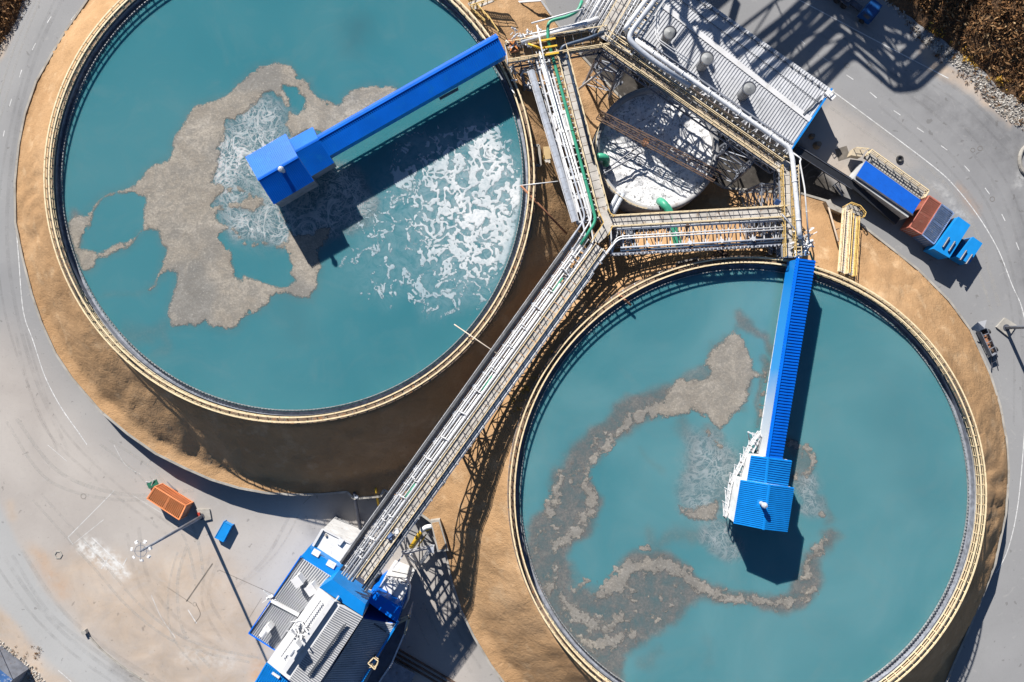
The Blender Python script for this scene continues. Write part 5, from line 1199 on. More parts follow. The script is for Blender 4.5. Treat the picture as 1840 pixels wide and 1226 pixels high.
# steel access tower on the right side
r = thing('access_gallery', W(700, 1170, 0), 'brown and white steel access gallery along the right wall of the process building', 'gallery')
m = MB(); P_ = WL([(714,1122),(733,1106),(727,1138),(704,1192),(672,1240)], 7.6); Q_ = WL([(712,1126),(716,1122),(700,1150),(680,1186),(655,1234)], 7.6)
for a, b in zip(P_[1:], P_[2:]): side_truss(m, a, b, 5.5, 4, .12)
m.path(P_, .22); m.build('frame', WSTEEL, r)
m = MB(); m.prism([P_[0] - Vector((0, 0, .5)), P_[1] - Vector((0, 0, .5)), P_[2] - Vector((0, 0, .5)), P_[3] - Vector((0, 0, .5)), P_[4] - Vector((0, 0, .5)), Q_[4] - Vector((0, 0, .5)), Q_[0] - Vector((0, 0, .5))], 6.5); m.build('floor', DSTEEL, r)
m = MB(); m.path(WL([(716,1120,8.1),(736,1110,8.1),(727,1140,8.1)]), .3, .12); m.path(WL([(720,1112,8.1),(738,1104,8.1)]), .2, .12); m.build('hand_rail', paint('tan_rail', (.5, .40, .26), .6), r)
m = MB(); m.rail(WL([(664,1186,9.3),(674,1176,9.3),(682,1182,9.3),(676,1197,9.3),(664,1186,9.3)]), 1.1, .7, .11); m.rail(WL([(664,1194,8.6),(680,1190,8.6)]), 1.1, .7, .1); m.build('caged_ladder', CREAM, r)
# pipe rail tracks on the ground in the shade
for k, lab in enumerate(('upper dark rail of the track in the building shadow', 'middle dark rail of the track in the building shadow', 'lower dark rail of the track in the building shadow')):
    d = k * 7; m = MB(); m.beam(W(700 + d * -.6, 1158 + d, .12), W(860 + d * -.6, 1252 + d, .12), .28, .2); tagp(m.build('ground_rail', RUST), lab, 'rail', 'rails in the building shadow')
m = MB(); m.box(W(712,1212,0), 5, 3, 2.2, -.5); m.box(W(712,1212,2.2), 5.2, 3.2, .15, -.5); tagp(m.build('utility_box', GSTEEL), 'grey utility box in the shadow right of the process building', 'box')
# outlet pipes at the wall by the main bridge
pipe('dark drain pipe dropping from the wall corner left of the main bridge', [(637,886,3.4),(638,896,2.6),(648,955,.3)], .28, DSTEEL, bend=.3); pipe('pale copper drain pipe lying left of the main bridge', [(642,925,.4),(648,958,.3)], .16, paint('copper', (.42, .26, .18), .6), bend=0)
pipe('yellow vertical pipe dropping from the wall left of the main bridge', [(675,878,3.6),(680,908,.4)], .2, YPIPE, bend=0)
m = MB(); m.cyl(W(641,892,2.9), .3, .4, 12); tagp(m.build('valve', LAGG), 'pale round valve cap beside the dark drain pipe', 'valve')
pipe('yellow sleeved pipe leaving the concrete block right of the main bridge', [(776,948,3.4),(758,953,3.4),(738,984,3.0)], .33, YPIPE, bend=.5, flange=3); pipe('thin yellow pipe beside the yellow sleeved pipe', [(766,960,2.8),(751,982,2.6)], .1, YPIPE, bend=0)
pipe('white elbow on the concrete block feeding the yellow pipe', [(777,946,3.7),(766,947,3.7),(757,954,3.5)], .36, WHT, bend=.4)
r = thing('steel_bracing', W(745, 985, 2), 'pale steel portal bracing between the concrete block and the main bridge', 'bracing')
for a, b in (((722,996,6),(777,984,3.2)),((722,992,6.4),(777,980,3.6)),((733,1000,4),(745,1012,.2)),((738,996,4),(748,1008,.2)),((776,986,3),(757,1012,.2)),((772,984,3),(755,1010,.2)),((724,998,6),(700,1030,5))):
    m = MB(); m.beam(W(*a), W(*b), .22); m.build('brace', WSTEEL, r)
m = MB(); m.box(W(776,984,2.6), .9, .9, 1.3, 0); m.build('bearing', LAGG, r)
m = MB(); m.prism(WL([(773,936,4.1),(790,934,4.1),(806,990,4.1),(786,992,4.1)]), 0); tagp(m.build('wall_block', CONC), 'square cornered concrete block holding the sand beside the yellow pipe', 'wall')
m = MB(); m.prism(WL([(776,940,4.16),(788,938,4.16),(802,986,4.16),(788,988,4.16)]), 4.0); tagp(m.build('sand_fill', SAND), 'sand filling the square cornered concrete block', 'sand', kind='stuff')

# ================================================================ LOADING YARD AT THE RIGHT
CORR = paint('red_container', (.50, .17, .12), .6, 0, .14, (.55, .30, .24), .8)
BLUC = paint('faded_blue_container', (.16, .25, .46), .6, 0, .2, (.50, .48, .46), 1.6)
ORG_ = paint('orange_container', (.86, .30, .12), .55, 0, .08, (.86, .38, .22), .6)
CYAN = paint('bright_blue_paint', (.008, .23, .62), .4, 0, .08, None, .6)
CBLU = paint('cobalt_roof', (.004, .10, .52), .45, 0, .06, (.004, .08, .42), .8)
def container(label, quad, h, mat, zb=0.05, n=22, group=None, doors=True, name='shipping_container'):
    """quad: four roof corners (px, py), first edge = short end"""
    Q = [W(p[0], p[1], zb + h) for p in quad]; c = sum(Q, Vector()) / 4; r = thing(name, (c.x, c.y, zb), label, 'container', group)
    m = MB(); m.prism([p.lerp(c, .02) for p in Q], zb)
    # side corrugations
    for a, b in ((Q[1], Q[2]), (Q[3], Q[0])):
        d = (b - a).normalized(); 
        for i in range(n):
            p = a.lerp(b, (i + .5) / n); m.beam(Vector((p.x, p.y, zb + .1)), Vector((p.x, p.y, zb + h - .1)), .11)
    m.build('body', mat, r)
    m = MB(); m.slab([p.lerp(c, .02) for p in Q], .03); m.ribs(Q[0].lerp(Q[3], .02), Q[3].lerp(Q[0], .02), Q[2].lerp(Q[1], .02), Q[1].lerp(Q[2], .02), 1, .05, .05)
    A_, B_, C_, D_ = Q[0], Q[1], Q[2], Q[3]
    m.ribs(B_, C_, D_, A_, n, .10, .03); m.build('roof', mat, r)
    m = MB()
    for i in range(4):
        a, b = Q[i], Q[(i + 1) % 4]; m.beam(a, b, .14); m.beam(Vector((a.x, a.y, zb + .08)), Vector((b.x, b.y, zb + .08)), .14); m.beam(Vector((a.x, a.y, zb)), a, .15)
    m.build('corner_frame', mat, r)
    if doors:
        m = MB(); a, b = Q[2], Q[3]; out = ((a + b) / 2 - c).normalized() * .06; out.z = 0
        for t in (.2, .4, .6, .8): p = a.lerp(b, t) + out; m.beam(Vector((p.x, p.y, zb + .15)), Vector((p.x, p.y, zb + h - .15)), .05)
        m.build('door_bar', WSTEEL, r)
    return r
container('rust red container at the end of the blue roofed shed', [(1670,352),(1691,366),(1656,421),(1634,408)], 2.6, CORR, n=20)
container('faded blue container between the rust red one and the blue generators', [(1692,367),(1714,383),(1678,439),(1657,422)], 2.6, BLUC, n=20)
def generator(label, quad, h):
    Q = [W(p[0], p[1], h) for p in quad]; c = sum(Q, Vector()) / 4; r = thing('generator_container', (c.x, c.y, .25), label, 'generator', 'bright blue generators')
    m = MB(); m.prism(Q, .25); m.build('body', CYAN, r)
    m = MB(); m.slab([p + (p - c) * .02 + Vector((0, 0, .04)) for p in Q], .06); m.build('roof', CYAN, r)
    u = (Q[2] - Q[1]).normalized(); v = (Q[1] - Q[0]).normalized()
    for s in (-.55, .55):
        p = c + u * 1.4 + v * s + Vector((0, 0, .25)); m = MB(); m.tube([p - u * .9 , p + u * .9], .16, 10); m.tube([p - u * .8 - Vector((0, 0, .3)), p - u * .8], .12, 8); m.tube([p + u * .8 - Vector((0, 0, .3)), p + u * .8], .12, 8); m.build('exhaust', DSTEEL, r)
    m = MB()
    for a in Q: m.box(Vector((a.x, a.y, 0)).lerp(Vector((c.x, c.y, 0)), .12), .5, .5, .27)
    m.build('skid', DSTEEL, r)
    a, b = Q[1], Q[2]; m = MB()
    for t in (.25, .5, .75): p = a.lerp(b, t); m.beam(Vector((p.x, p.y, .5)) + v * .04, Vector((p.x, p.y, h - .4)) + v * .04, .9 * .1, .06)
    m.build('louvre', DSTEEL, r)
generator('taller bright blue generator container beside the faded blue container', [(1723,389),(1744,405),(1711,463),(1678,447)][0:0] or [(1722,390),(1743,405),(1706,463),(1678,447)], 3.2)
generator('smaller bright blue generator container at the end of the row', [(1748,426),(1765,438),(1741,474),(1719,461)], 2.5)
S_ = thing('site_shed', W(1595, 345, 0), 'long site shed with blue roof and white end behind a yellow railed ramp', 'shed')
zs = 3.2
m = MB(); m.prism([p - Vector((0, 0, .08)) for p in WL([(1554,291),(1653,361),(1632,391),(1533,321)], zs)], .3); m.build('wall', paint('shed_wall', (.42, .43, .44), .7), S_)
m = MB(); q = WL([(1556,289,zs + .1),(1655,360,zs + .1),(1639,386,zs + .15),(1538,317,zs + .15)]); m.slab(q, .1); m.build('roof', CBLU, S_)
m = MB(); m.path(WL([(1538,317,zs + .12),(1640,387,zs + .12)]), .25, .2); m.build('eave', DSTEEL, S_)
for t in (.2, .62):
    m = MB(); a = W(1533,322,1.9).lerp(W(1632,391,1.9), t); m.box(a + Vector((-.2, -.35, 0)), .9, .3, .7, -.61); m.build('window', DSTEEL, S_)
r = thing('loading_ramp', W(1600, 310, 0), 'yellow railed loading ramp along the far side of the blue roofed shed', 'ramp')
m = MB(); m.prism(WL([(1552,284),(1560,274),(1660,345),(1654,356)], 1.3), 1.1); m.build('deck', paint('ramp_deck', (.38, .36, .33), .8), r)
m = MB()
for i in range(22): a = W(1558,276,1.36).lerp(W(1658,347,1.36), i / 21); m.beam(a, a + Vector((-.5, -.9, 0)), .05)
m.build('deck_joint', DSTEEL, r)
m = MB(); m.rail(WL([(1553,282),(1560,272),(1662,345),(1655,357)], 1.3), 1.1, 1.5, .12, toe=True); m.build('railing', CREAM, r)
m = MB(); m.prism(WL([(1529,279),(1534,267),(1556,270),(1548,282)], 2.2), .8); m.build('landing', paint('beige_plate', (.48, .40, .29), .8), r)
m = MB(); m.rail(WL([(1534,268),(1556,270)], 2.2), 1, .8, .08); m.build('step_rail', CREAM, r)
# black conveyor from the grey roofed building
r = thing('belt_conveyor', W(1480, 310, 2), 'black belt conveyor in the shadow between the grey roof and the blue shed', 'conveyor')
m = MB(); m.beam(W(1430,268,3.4), W(1535,334,2.2), 1.4, .5); m.beam(W(1535,334,2.2), W(1612,398,1.2), 1.2, .5); m.build('belt', paint('black_cover', (.02, .022, .028), .5), r)
m = MB(); m.path(WL([(1434,262,3.7),(1538,328,2.5)]), .12); m.path(WL([(1428,274,3.7),(1530,340,2.5)]), .1)
for t in (.3, .55, .8): p = W(1430,268,3.4).lerp(W(1535,334,2.2), t); m.beam(p, Vector((p.x - .5, p.y - .7, 0)), .14); m.beam(p, Vector((p.x + .4, p.y + .5, 0)), .14)
m.build('frame', DSTEEL, r)
m = MB(); m.beam(W(1500,332,.6), W(1514,352,.5), .3, .12); m.beam(W(1505,330,.6), W(1517,349,.5), .12, .12); tagp(m.build('loading_chute', GSTEEL), 'small grey steel chute lying in the shadow below the black conveyor', 'chute')
m = MB(); m.tube([W(1597 + 20, 286, .18) + Vector((.45 * math.cos(i * .5236), .45 * math.sin(i * .5236), 0)) for i in range(13)], .17, 8, caps=False) 
tagp(m.build('tyre', paint('tyre_rubber', (.03, .03, .032), .8)), 'single black tyre lying on the paving behind the blue shed', 'tyre')
m = MB(); m.tube([W(1850, 288, .2) + Vector((1.6 * math.cos(i * .2618), 2.4 * math.sin(i * .2618), 0)) for i in range(25)], .3, 8, caps=False); o = m.build('concrete_ring', CONC); tagp(o, 'broken pale concrete ring at the right edge beyond the road', 'ring')
r_ = [(1458,246,.9),(1467,262,1.2)]
for k, (x, y, s) in enumerate(r_):
    m = MB(); m.cyl(W(x, y, 0), s * .55, s * .9, 9, s * .35); tagp(m.build('rock', paint('brown_rock', (.20, .16, .12), .9)), ('small brown stump in the shadow at the blue trimmed building end', 'larger brown stump at the shadow edge by the blue trimmed building')[k], 'rock')
def manhole(x, y, rad, label, sq=False):
    m = MB()
    if sq: m.box(W(x, y, 0), rad * 2, rad * 2, .012, .3)
    else: m.lathe(W(x, y, 0), [(rad * .8, 0), (rad * .8, .014), (rad * .68, .014), (rad * .68, 0)], 20)
    tagp(m.build('manhole', JOINT), label, 'manhole')
manhole(1761, 267, .5, 'round manhole beside the dashed line, darker of the pair'); manhole(1748, 270, .45, 'round manhole beside the dashed line, paler of the pair'); manhole(1783, 358, .5, 'reddish manhole on the road near the containers'); manhole(1514, 276, 1.0, 'square patched drain near the yellow railed ramp', True); manhole(1522, 118, .5, 'round manhole at the edge of the gallery shadow'); manhole(1562, 118, .5, 'round manhole right of the gallery shadow line'); manhole(150, 892, .55, 'round drain cover in the lower left yard'); manhole(350, 1086, .4, 'dark drain hole in the yard by the slab joint')
# trailer with a white sheet by the right embankment
r = thing('tipping_trailer', W(1770, 610, 0), 'rusty open trailer with a white sheet and drawbar beside the right embankment', 'trailer')
L0, L1, L2, L3 = (1761,594),(1773,590),(1792,634),(1783,640)
m = MB(); q = WL([L0, L1, L2, L3], 1.3)
for i in range(4): m.beam(q[i] - Vector((0, 0, .5)), q[(i + 1) % 4] - Vector((0, 0, .5)), .1, 1.1)
for t in (.2, .5, .75): m.beam(q[0].lerp(q[3], t), q[1].lerp(q[2], t), .1)
m.build('side_board', GSTEEL, r); m = MB(); m.prism(WL([L0, L1, L2, L3], .7), .45); m.build('bed', RUST, r)
m = MB(); m.prism(WL([(1765,600),(1770,598),(1780,624),(1776,627)], .95), .7); m.build('load', ORUST, r)
m = MB(); m.add(WL([(1742,592,1.2),(1757,579,2.3),(1773,575,2.1),(1769,590,1.9),(1761,594,1.5),(1744,591,1.1)]) + WL([(1742,593,.9),(1762,596,1.2)]), [(0,1,5),(1,4,5),(1,2,3),(1,3,4),(0,5,6),(5,4,7),(5,7,6)]); m.build('tarpaulin', ROOFW, r)
m = MB(); m.beam(W(1783,640,.6), W(1782,662,.5), .12); m.beam(W(1789,637,.6), W(1794,658,.5), .12); m.beam(W(1783,652,.55), W(1792,648,.55), .1); m.build('drawbar', DSTEEL, r)
for x, y in ((1764,600),(1776,596),(1779,632),(1789,628)):
    m = MB(); c = W(x, y, .42); d = Vector((.9, .35, 0)).normalized() * .14; m.tube([c - d, c + d], .42, 14); m.build('wheel', MATS['tyre_rubber'], r)
# ================================================================ LAMP MASTS
def mast(label, bx, by, h, head, plinth=None, lean=0):
    g = W(bx, by, 0); r = thing('lamp_mast', g, label, 'lamp mast')
    m = MB(); m.tube([g, g + Vector((0, 0, h))], [.30, .16], 14); m.build('pole', GSTEEL, r, True)
    m = MB(); m.cyl(g, .55, .35, 16); m.build('base_flange', DSTEEL, r)
    if plinth: m = MB(); m.prism([Vector((g.x + x, g.y + y, .3)) for x, y in plinth], 0); m.build('plinth', CONC, r)
    t = g + Vector((0, 0, h)); m = MB(); k = 8
    m.tube([t + Vector((math.cos(2 * math.pi * i / 20), math.sin(2 * math.pi * i / 20), 0)) * .8 for i in range(21)], .04, 6, caps=False)
    for i in range(4): a = i * math.pi / 2; m.beam(t, t + Vector((math.cos(a), math.sin(a), 0)) * 1.15, .06)
    m.build('head_ring', GSTEEL, r)
    for i in range(head):
        a = 2 * math.pi * (i + .3) / head; d = Vector((math.cos(a), math.sin(a), 0)); c = t + d * 1.3 + Vector((0, 0, -.1)); m = MB()
        m.obox(c, d * .15, Vector((-d.y, d.x, 0)) * .2, Vector((0, 0, .12)) - d * .05); m.build('floodlight', WHT, r)
    return r
mast('tall grey lamp mast with a ring of floodlights beside the orange container', 363, 928, 19.0, 7, [(-1.1, 1.2), (1.3, 1.2), (1.6, -.4), (-.6, -.9)])
mast('tall lamp mast on a pale square plinth at the right edge', 1806, 589, 17.0, 7, [(-1.6, .1), (-.2, 1.6), (1.7, .4), (.4, -1.5)])
container('orange container with a lighter roof beside the lamp mast', [(264,896),(277.5,875),(333,908),(323,934)][0:0] or [(264,896),(278,875),(334,909),(322,934)], 2.6, ORG_, n=20)
m = MB(); m.prism(WL([(402,938,1.0),(416,945,1.0),(401,974,1.0),(386,966,1.0)]), .1)
q = WL([(402,938),(416,945),(401,974),(386,966)], 1.02); m.path(q + q[:1], .08)
for c in q: m.beam(c, Vector((c.x, c.y, 0)), .14)
tagp(m.build('blue_skip', CYAN), 'small closed blue skip standing by the lamp mast shadow', 'skip')
r = thing('green_pallet', W(275, 870, 0), 'small dark green frame leaning behind the orange container', 'frame'); m = MB(); m.beam(W(266,874,.3), W(283,866,.9), .9, .12); m.build('panel', paint('bottle_green', (.02, .13, .08), .6), r); m = MB(); m.beam(W(262,866,.1), W(280,868,.2), .1); m.beam(W(270,878,.2), W(276,862,1.1), .1); m.build('post', WSTEEL, r)
m = MB(); m.path(WL([(300,866,.3),(306,872,.3),(316,880,.3)]), .12); tagp(m.build('scrap_bar', GSTEEL), 'short grey scrap bars behind the orange container', 'scrap')
m = MB(); m.beam(W(357,921,.3), W(358,928,.3), .5, .5); tagp(m.build('red_box', paint('signal_red', (.45, .05, .03), .5)), 'tiny red box at the foot of the left lamp mast', 'box')
m = MB(); m.lathe(W(105, 997, 0), [(.7, 0), (.7, .1), (.5, .1), (.5, 0)], 6); tagp(m.build('drain_collar', CONC), 'pale drain collar in the orange stained patch by the lower left road', 'drain')
# truck in the shade at the top
r = thing('truck', W(1535, 15, 0), 'dark flatbed truck with a blue cab parked in the shade at the top', 'truck')
ux = (W(1553,30,0) - W(1515,0,0)).normalized(); vx = Vector((-ux.y, ux.x, 0)); c = W(1552, 29, 0); TY = MATS['tyre_rubber']
def ob(mb, s0, s1, t0, t1, z0, z1): mb.obox(c + ux * (s0 + s1) / 2 + vx * (t0 + t1) / 2 + Vector((0, 0, (z0 + z1) / 2)), ux * (s1 - s0) / 2, vx * (t1 - t0) / 2, Vector((0, 0, (z1 - z0) / 2)))
m = MB(); ob(m, -.9, 1.0, -1.2, 1.2, .7, 2.9); ob(m, 1.0, 1.35, -1.15, 1.15, .7, 1.7); m.build('cab', paint('dark_cab_blue', (.004, .06, .22), .4), r)
m = MB(); ob(m, 1.0, 1.06, -1.05, 1.05, 1.8, 2.7); ob(m, -.3, .7, 1.2, 1.23, 1.8, 2.6); ob(m, -.3, .7, -1.23, -1.2, 1.8, 2.6); m.build('windscreen', DSTEEL, r)
m = MB(); ob(m, -8, -1.1, -.45, .45, .7, 1.0); ob(m, -8, -3, -1.2, 1.2, 1.05, 1.25); m.build('chassis', DSTEEL, r)
m = MB(); ob(m, -7.8, -6.2, -.9, .9, 1.25, 2.2); ob(m, -5.5, -3.4, -.7, .6, 1.25, 1.9); m.build('load', GSTEEL, r)
m = MB()
for k in range(14): p = c - ux * random.uniform(4, 8) + vx * random.uniform(-1, 1) + Vector((0, 0, random.uniform(1.8, 2.4))); m.beam(p, p + ux * random.uniform(-.8, .8) + vx * random.uniform(-.5, .5), .12)
m.build('load_bar', WSTEEL, r)
for s in (.2, -3.6, -5.0, -6.6):
    for t in (-1.1, 1.1): m = MB(); p = c + ux * s + vx * t + Vector((0, 0, .5)); m.tube([p - vx * .15, p + vx * .15], .5, 14); m.build('wheel', TY, r)
# corner of a blue roof at the lower left
r = thing('blue_roof_hut', W(-10, 1225, 0), 'corner of a blue ribbed roof at the bottom left edge', 'hut'); m = MB(); q = WL([(-30,1180,4),(22,1222,4),(-20,1290,4),(-80,1250,4)]); m.prism([p - Vector((0, 0, .12)) for p in q], 0); m.build('wall', GSTEEL, r)
m = MB(); m.slab(q, .1); m.ribs(q[0], q[3], q[2], q[1], 7, .3, .14); m.build('roof', paint('weathered_blue', (.05, .13, .32), .5, 0, .25, (.4, .42, .46), .9), r)
m = MB(); m.tube([W(-8, 1150, 8.5), W(28, 1232, 7)], .05, 6); tagp(m.build('overhead_wire', DSTEEL), 'dark overhead wire crossing the bottom left corner', 'wire')
# ================================================================ HIGH GALLERY BEYOND THE TOP EDGE (its shadow falls on the road)
def gallery(label, sh_pts, z, half, npipe, rad, posts=True):
    P_ = [SH(x, y, z) for x, y in sh_pts]
    r = thing('high_pipe_gallery', (P_[0].x, P_[0].y, 0), label, 'pipe gallery', 'high pipe galleries')
    N = []
    for i in range(len(P_)):
        d = (P_[min(i + 1, len(P_) - 1)] - P_[max(i - 1, 0)]).normalized(); N.append(Vector((-d.y, d.x, 0)))
    for k in range(npipe):
        o = half * (2 * k / max(1, npipe - 1) - 1); m = MB(); m.tube([p + n * o for p, n in zip(P_, N)], rad, 8, bend=1.2); m.build('pipe', LAG, r)
    m = MB()
    for a, b, na_, nb_ in zip(P_, P_[1:], N, N[1:]):
        k = max(1, int((b - a).length / 6)); dn = Vector((0, 0, 1.6))
        for i in range(k + 1):
            p = a.lerp(b, i / k); n = na_.lerp(nb_, i / k); m.beam(p - n * half * 1.1, p + n * half * 1.1, .18)
        for s in (-1, 1): side_truss(m, a + na_ * half * s - dn * .2, b + nb_ * half * s - dn * .2, 1.8, k, .2)
    m.build('truss', GSTEEL, r)
    if posts:
        m = MB()
        for p, n in zip(P_, N):
            for s in (-1, 1): m.beam(p + n * half * s, Vector((p.x, p.y, 0)) + n * half * s * 1.4, .35)
        m.build('post', GSTEEL, r)
    return r
gallery('highest pipe gallery beyond the top edge casting shadow loops on the road', [(1380,235),(1470,142),(1534,84),(1616,150),(1640,146),(1690,100),(1750,40)], 24, 1.5, 3, .26, False)
gallery('second high pipe gallery beyond the top edge casting parallel bars', [(1330,190),(1440,95),(1505,35),(1580,85),(1620,130),(1660,95),(1720,30)], 23, 1.5, 3, .26, False)
gallery('third high pipe gallery beyond the top edge over the road bend', [(1290,150),(1420,50),(1480,-10),(1560,30),(1640,60)], 23.5, 1.6, 3, .32, False)
gallery('fourth high pipe gallery beyond the top edge above the grey roof', [(1150,60),(1250,-10),(1330,-80)], 21, 2.4, 4, .4, False)
T_ = thing('shade_tower', (26, 95, 0), 'unseen tall steel tower added beyond the top edge to shade truck and roof', 'tower'); m = MB()
def shbox(m, pts, z0, z1): m.prism([SH(x, y, z1) for x, y in pts], z0)
shbox(m, [(1395,-30),(1445,0),(1590,58),(1590,-60),(1400,-90)], 17, 24); m.build('shade_deck', GSTEEL, T_)  # unseen boxes, outlined by the shade wanted on truck, road and roof
m = MB(); shbox(m, [(1560,-40),(1560,30),(1640,58),(1650,-30)], 21, 25); m.build('shade_box', GSTEEL, T_)
m = MB(); shbox(m, [(1215,-80),(1215,-10),(1290,20),(1360,-40),(1360,-110)], 18, 22); m.build('shade_block', GSTEEL, T_)
m = MB()
for k in range(34):
    a = SH(random.uniform(1130, 1340), random.uniform(30, 165), 20); b = a + Vector((random.uniform(-6, 6), random.uniform(-6, 6), random.uniform(-3, 3))); m.beam(a, b, random.choice((.25, .4, .7)))
m.build('shade_beams', GSTEEL, T_)  # unseen random beams, added to throw broken shade on the grey roof
m = MB()
for x, y in ((1400,-80),(1560,-50),(1640,-20),(1240,-50),(1380,-80)):
    p = SH(x, y, 22); m.beam(p, Vector((p.x, p.y, 0)), .6)
m.build('shade_tower_column', GSTEEL, T_)
# ================================================================ HILLSIDES
def hill_mat():
    m, nt, b = newmat('dry_hillside'); v = pos(nt); a = noise(nt, v, .12, 6, .65); g = noise(nt, v, 1.2, 6, .7)
    c = ramp(nt, a, [(.3, (.10, .055, .028)), (.5, (.16, .085, .04)), (.7, (.23, .13, .06))]); c = mix(nt, ramp(nt, g, [(.4, (.8, .8, .8)), (.6, (0, 0, 0))]), c, (.05, .032, .02))
    nt.links.new(c, b.inputs['Base Color']); b.inputs['Roughness'].default_value = 1; bump(nt, b, g, 1, .4); return m
def hill(name, poly, zfun, mat, st=.9):
    P_ = [tuple(W(x, y, 0).xy) for x, y in poly]; xs = np.arange(min(p[0] for p in P_) - 1, max(p[0] for p in P_) + 1, st); ys = np.arange(min(p[1] for p in P_) - 1, max(p[1] for p in P_) + 1, st)
    X, Y = np.meshgrid(xs, ys); f = sdf(X + fbm(X, Y, 4, 3, 3) * .8, Y + fbm(X, Y, 4, 6, 3) * .8, P_); hz = zfun(X, Y, f)
    o = contour_mesh(name, xs, ys, f, lambda j, i, q: float(hz[j, i]) if q > 0 else -.02, mat, lambda x, y, z: (x, y, z)); o['kind'] = 'structure'; return lambda x, y: float(hz[min(len(ys) - 1, max(0, int((y - ys[0]) / st))), min(len(xs) - 1, max(0, int((x - xs[0]) / st)))]), P_
HM = hill_mat()
hz1, hp1 = hill('hillside', [(1560,-30),(1600,10),(1660,48),(1710,90),(1760,130),(1810,172),(1860,205),(2050,300),(2050,-250),(1600,-250)], lambda X, Y, f: np.clip(f * .42, 0, 14) + fbm(X, Y, 7, 21, 4) * np.clip(f * .3, 0, 1.2), HM)
hz2, hp2 = hill('hillside', [(48,-20),(40,12),(24,44),(4,82),(-60,160),(-300,250),(-300,-250),(80,-250)], lambda X, Y, f: np.clip(f * .4, 0, 10) + fbm(X, Y, 6, 25, 4) * np.clip(f * .3, 0, 1), HM)
def leaf_mat(name, stops):
    m, nt, b = newmat(name); r = nt.nodes.new('ShaderNodeNewGeometry'); c = ramp(nt, r.outputs['Random Per Island'], stops); nt.links.new(c, b.inputs['Base Color']); b.inputs['Roughness'].default_value = .9; b.inputs['Specular IOR Level'].default_value = .1; return m
BR = leaf_mat('dry_brush', [(0, (.055, .03, .016)), (.35, (.13, .065, .03)), (.7, (.24, .125, .055)), (.88, (.36, .21, .10)), (1, (.42, .30, .17))])
OCH = leaf_mat('ochre_brush', [(0, (.20, .11, .02)), (.5, (.45, .26, .04)), (1, (.55, .36, .08))])
def brush(name, n, inside, zf, mat, lo, hi, kind='stuff', leaves=14, label=None, cat=None):
    m = MB(); c = 0
    while c < n:
        p = inside()
        if p is None: continue
        c += 1; z = zf(p.x, p.y); s = random.uniform(lo, hi)
        for k in range(leaves):
            d = Vector((random.gauss(0, 1), random.gauss(0, 1), abs(random.gauss(0, .8)))).normalized(); q = Vector((p.x, p.y, z)) + d * s * random.uniform(.2, 1); a = Vector((random.uniform(-1, 1), random.uniform(-1, 1), random.uniform(-.6, .6))).normalized() * s * random.choice((.22, .30, .55)); b = a.cross(d).normalized() * s * random.choice((.05, .08, .15))
            m.add([q - a, q - b, q + a, q + b], [(0, 1, 2, 3)])
    o = m.build(name, mat, kind=kind); 
    if label: o['label'] = label; o['category'] = cat
    return o
def in_px(x0, x1, y0, y1, test):
    def f():
        x, y = random.uniform(x0, x1), random.uniform(y0, y1); return W(x, y, 0) if test(x, y) else None
    return f
up = lambda x, y: y < 40 + (x - 1660) * .84 + random.gauss(0, 5) if x > 1600 else y < 5 + (x - 1600) * .6
brush('hillside_brush', 4200, in_px(1570, 1920, -60, 250, lambda x, y: y < 26 + (x - 1660) * .84 + random.gauss(0, 4)), hz1, BR, .25, 1.1, label='rust brown dry brush covering the hillside at the upper right', cat='brush')
brush('verge_brush', 160, in_px(1630, 1850, 30, 250, lambda x, y: abs(y - 64 - (x - 1660) * .84) < 24), lambda x, y: 0.05, BR, .2, .5, label='sparse brown weeds along the gravel strip at the upper right', cat='weeds')
brush('ochre_brush', 36, in_px(1660, 1845, 40, 180, lambda x, y: abs(y - 36 - (x - 1660) * .84) < 14), lambda x, y: .3, OCH, .35, .8, label='ochre yellow bushes at the foot of the upper right hillside', cat='bushes')
brush('hillside_brush', 420, in_px(-60, 50, -40, 110, lambda x, y: y < 78 - x * 1.75 + random.gauss(0, 5)), hz2, BR, .4, 1.0, label='dark brown brush on the slope at the top left corner', cat='brush')
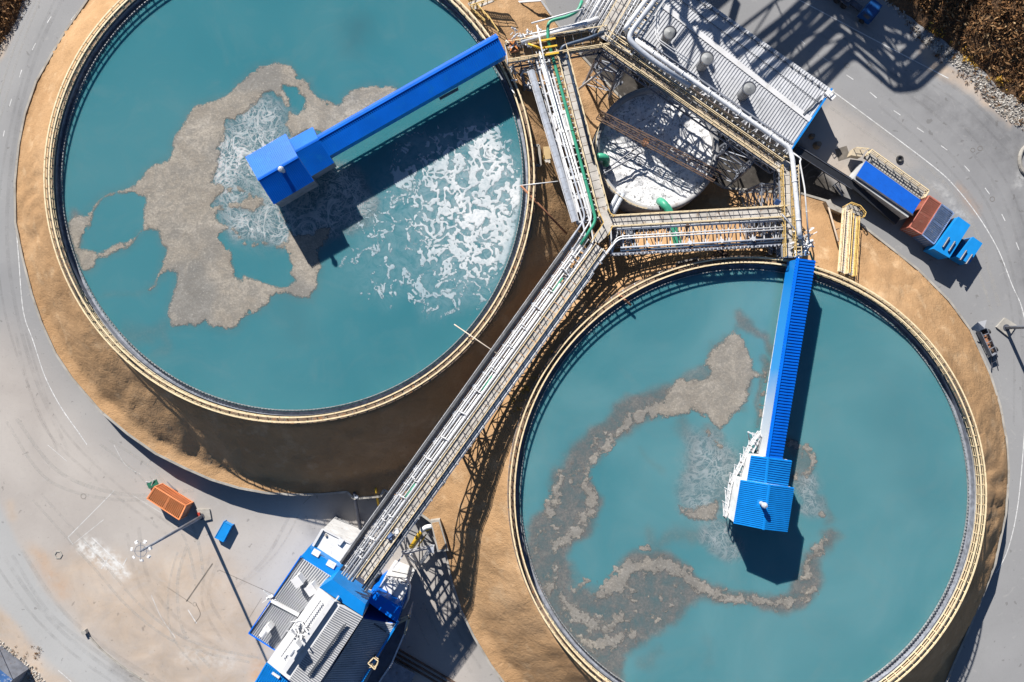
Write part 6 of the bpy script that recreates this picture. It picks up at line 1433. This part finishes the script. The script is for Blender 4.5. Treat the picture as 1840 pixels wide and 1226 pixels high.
brush('weed_patch', 46, in_px(900, 990, 605, 735, lambda x, y: abs(y - (700 - (x - 940) * 1.25)) < 16), lambda x, y: float(terr(x, y)) + .1, OCH, .25, .55, label='ochre weeds growing in the gap between the two tanks', cat='weeds')
brush('weed_patch', 40, in_px(0, 75, 1160, 1226, lambda x, y: True), lambda x, y: .05, BR, .15, .4, label='low brown weeds in the bottom left corner', cat='weeds')
def rubble(name, n, inside, zf, lo, hi, mat, label):
    m = MB(); c = 0
    while c < n:
        p = inside()
        if p is None: continue
        c += 1; s = random.uniform(lo, hi); z = zf(p.x, p.y); vs = []
        for k in range(6): a = k * 1.047 + random.uniform(-.3, .3); vs.append(Vector((p.x + math.cos(a) * s * random.uniform(.6, 1), p.y + math.sin(a) * s * random.uniform(.6, 1), z - .02)))
        t = [Vector((p.x + (v.x - p.x) * .55, p.y + (v.y - p.y) * .55, z + s * random.uniform(.4, .8))) for v in vs]
        m.add(vs + t, [(6, 7, 8, 9, 10, 11)] + [(i, (i + 1) % 6, 6 + (i + 1) % 6, 6 + i) for i in range(6)])
    o = m.build(name, mat, kind='stuff'); o['label'] = label; o['category'] = 'gravel'
GRV = leaf_mat('gravel_stone', [(0, (.16, .145, .13)), (.5, (.34, .315, .285)), (1, (.55, .52, .48))])
rubble('gravel_strip', 2200, in_px(1590, 1870, -10, 300, lambda x, y: abs(y - (62 + (x - 1660) * .84 + 8 * math.sin(x * .05))) < 5 + max(0, (x - 1640)) * .10 + random.gauss(0, 3)), lambda x, y: .0, .08, .3, GRV, 'strip of pale broken stone along the foot of the hillside')
rubble('gravel_strip', 260, in_px(0, 80, 1150, 1226, lambda x, y: abs(y - (1165 + x * .85)) < 16), lambda x, y: .0, .07, .25, GRV, 'pale stones scattered in the bottom left corner')
rubble('gravel_strip', 200, in_px(-10, 60, 0, 110, lambda x, y: abs(y - (88 - x * 1.75)) < 16), lambda x, y: .0, .06, .2, GRV, 'fine stones along the road edge at the top left')
# smoke wisp / clods on the sand
rubble('sand_clod', 900, in_px(20, 1830, 0, 1226, lambda x, y: True), lambda x, y: float(terr(x, y)) - .02 if emb_in(x, y) else -9, .05, .16, SAND, 'loose clods of earth on the sandy embankments') if False else None
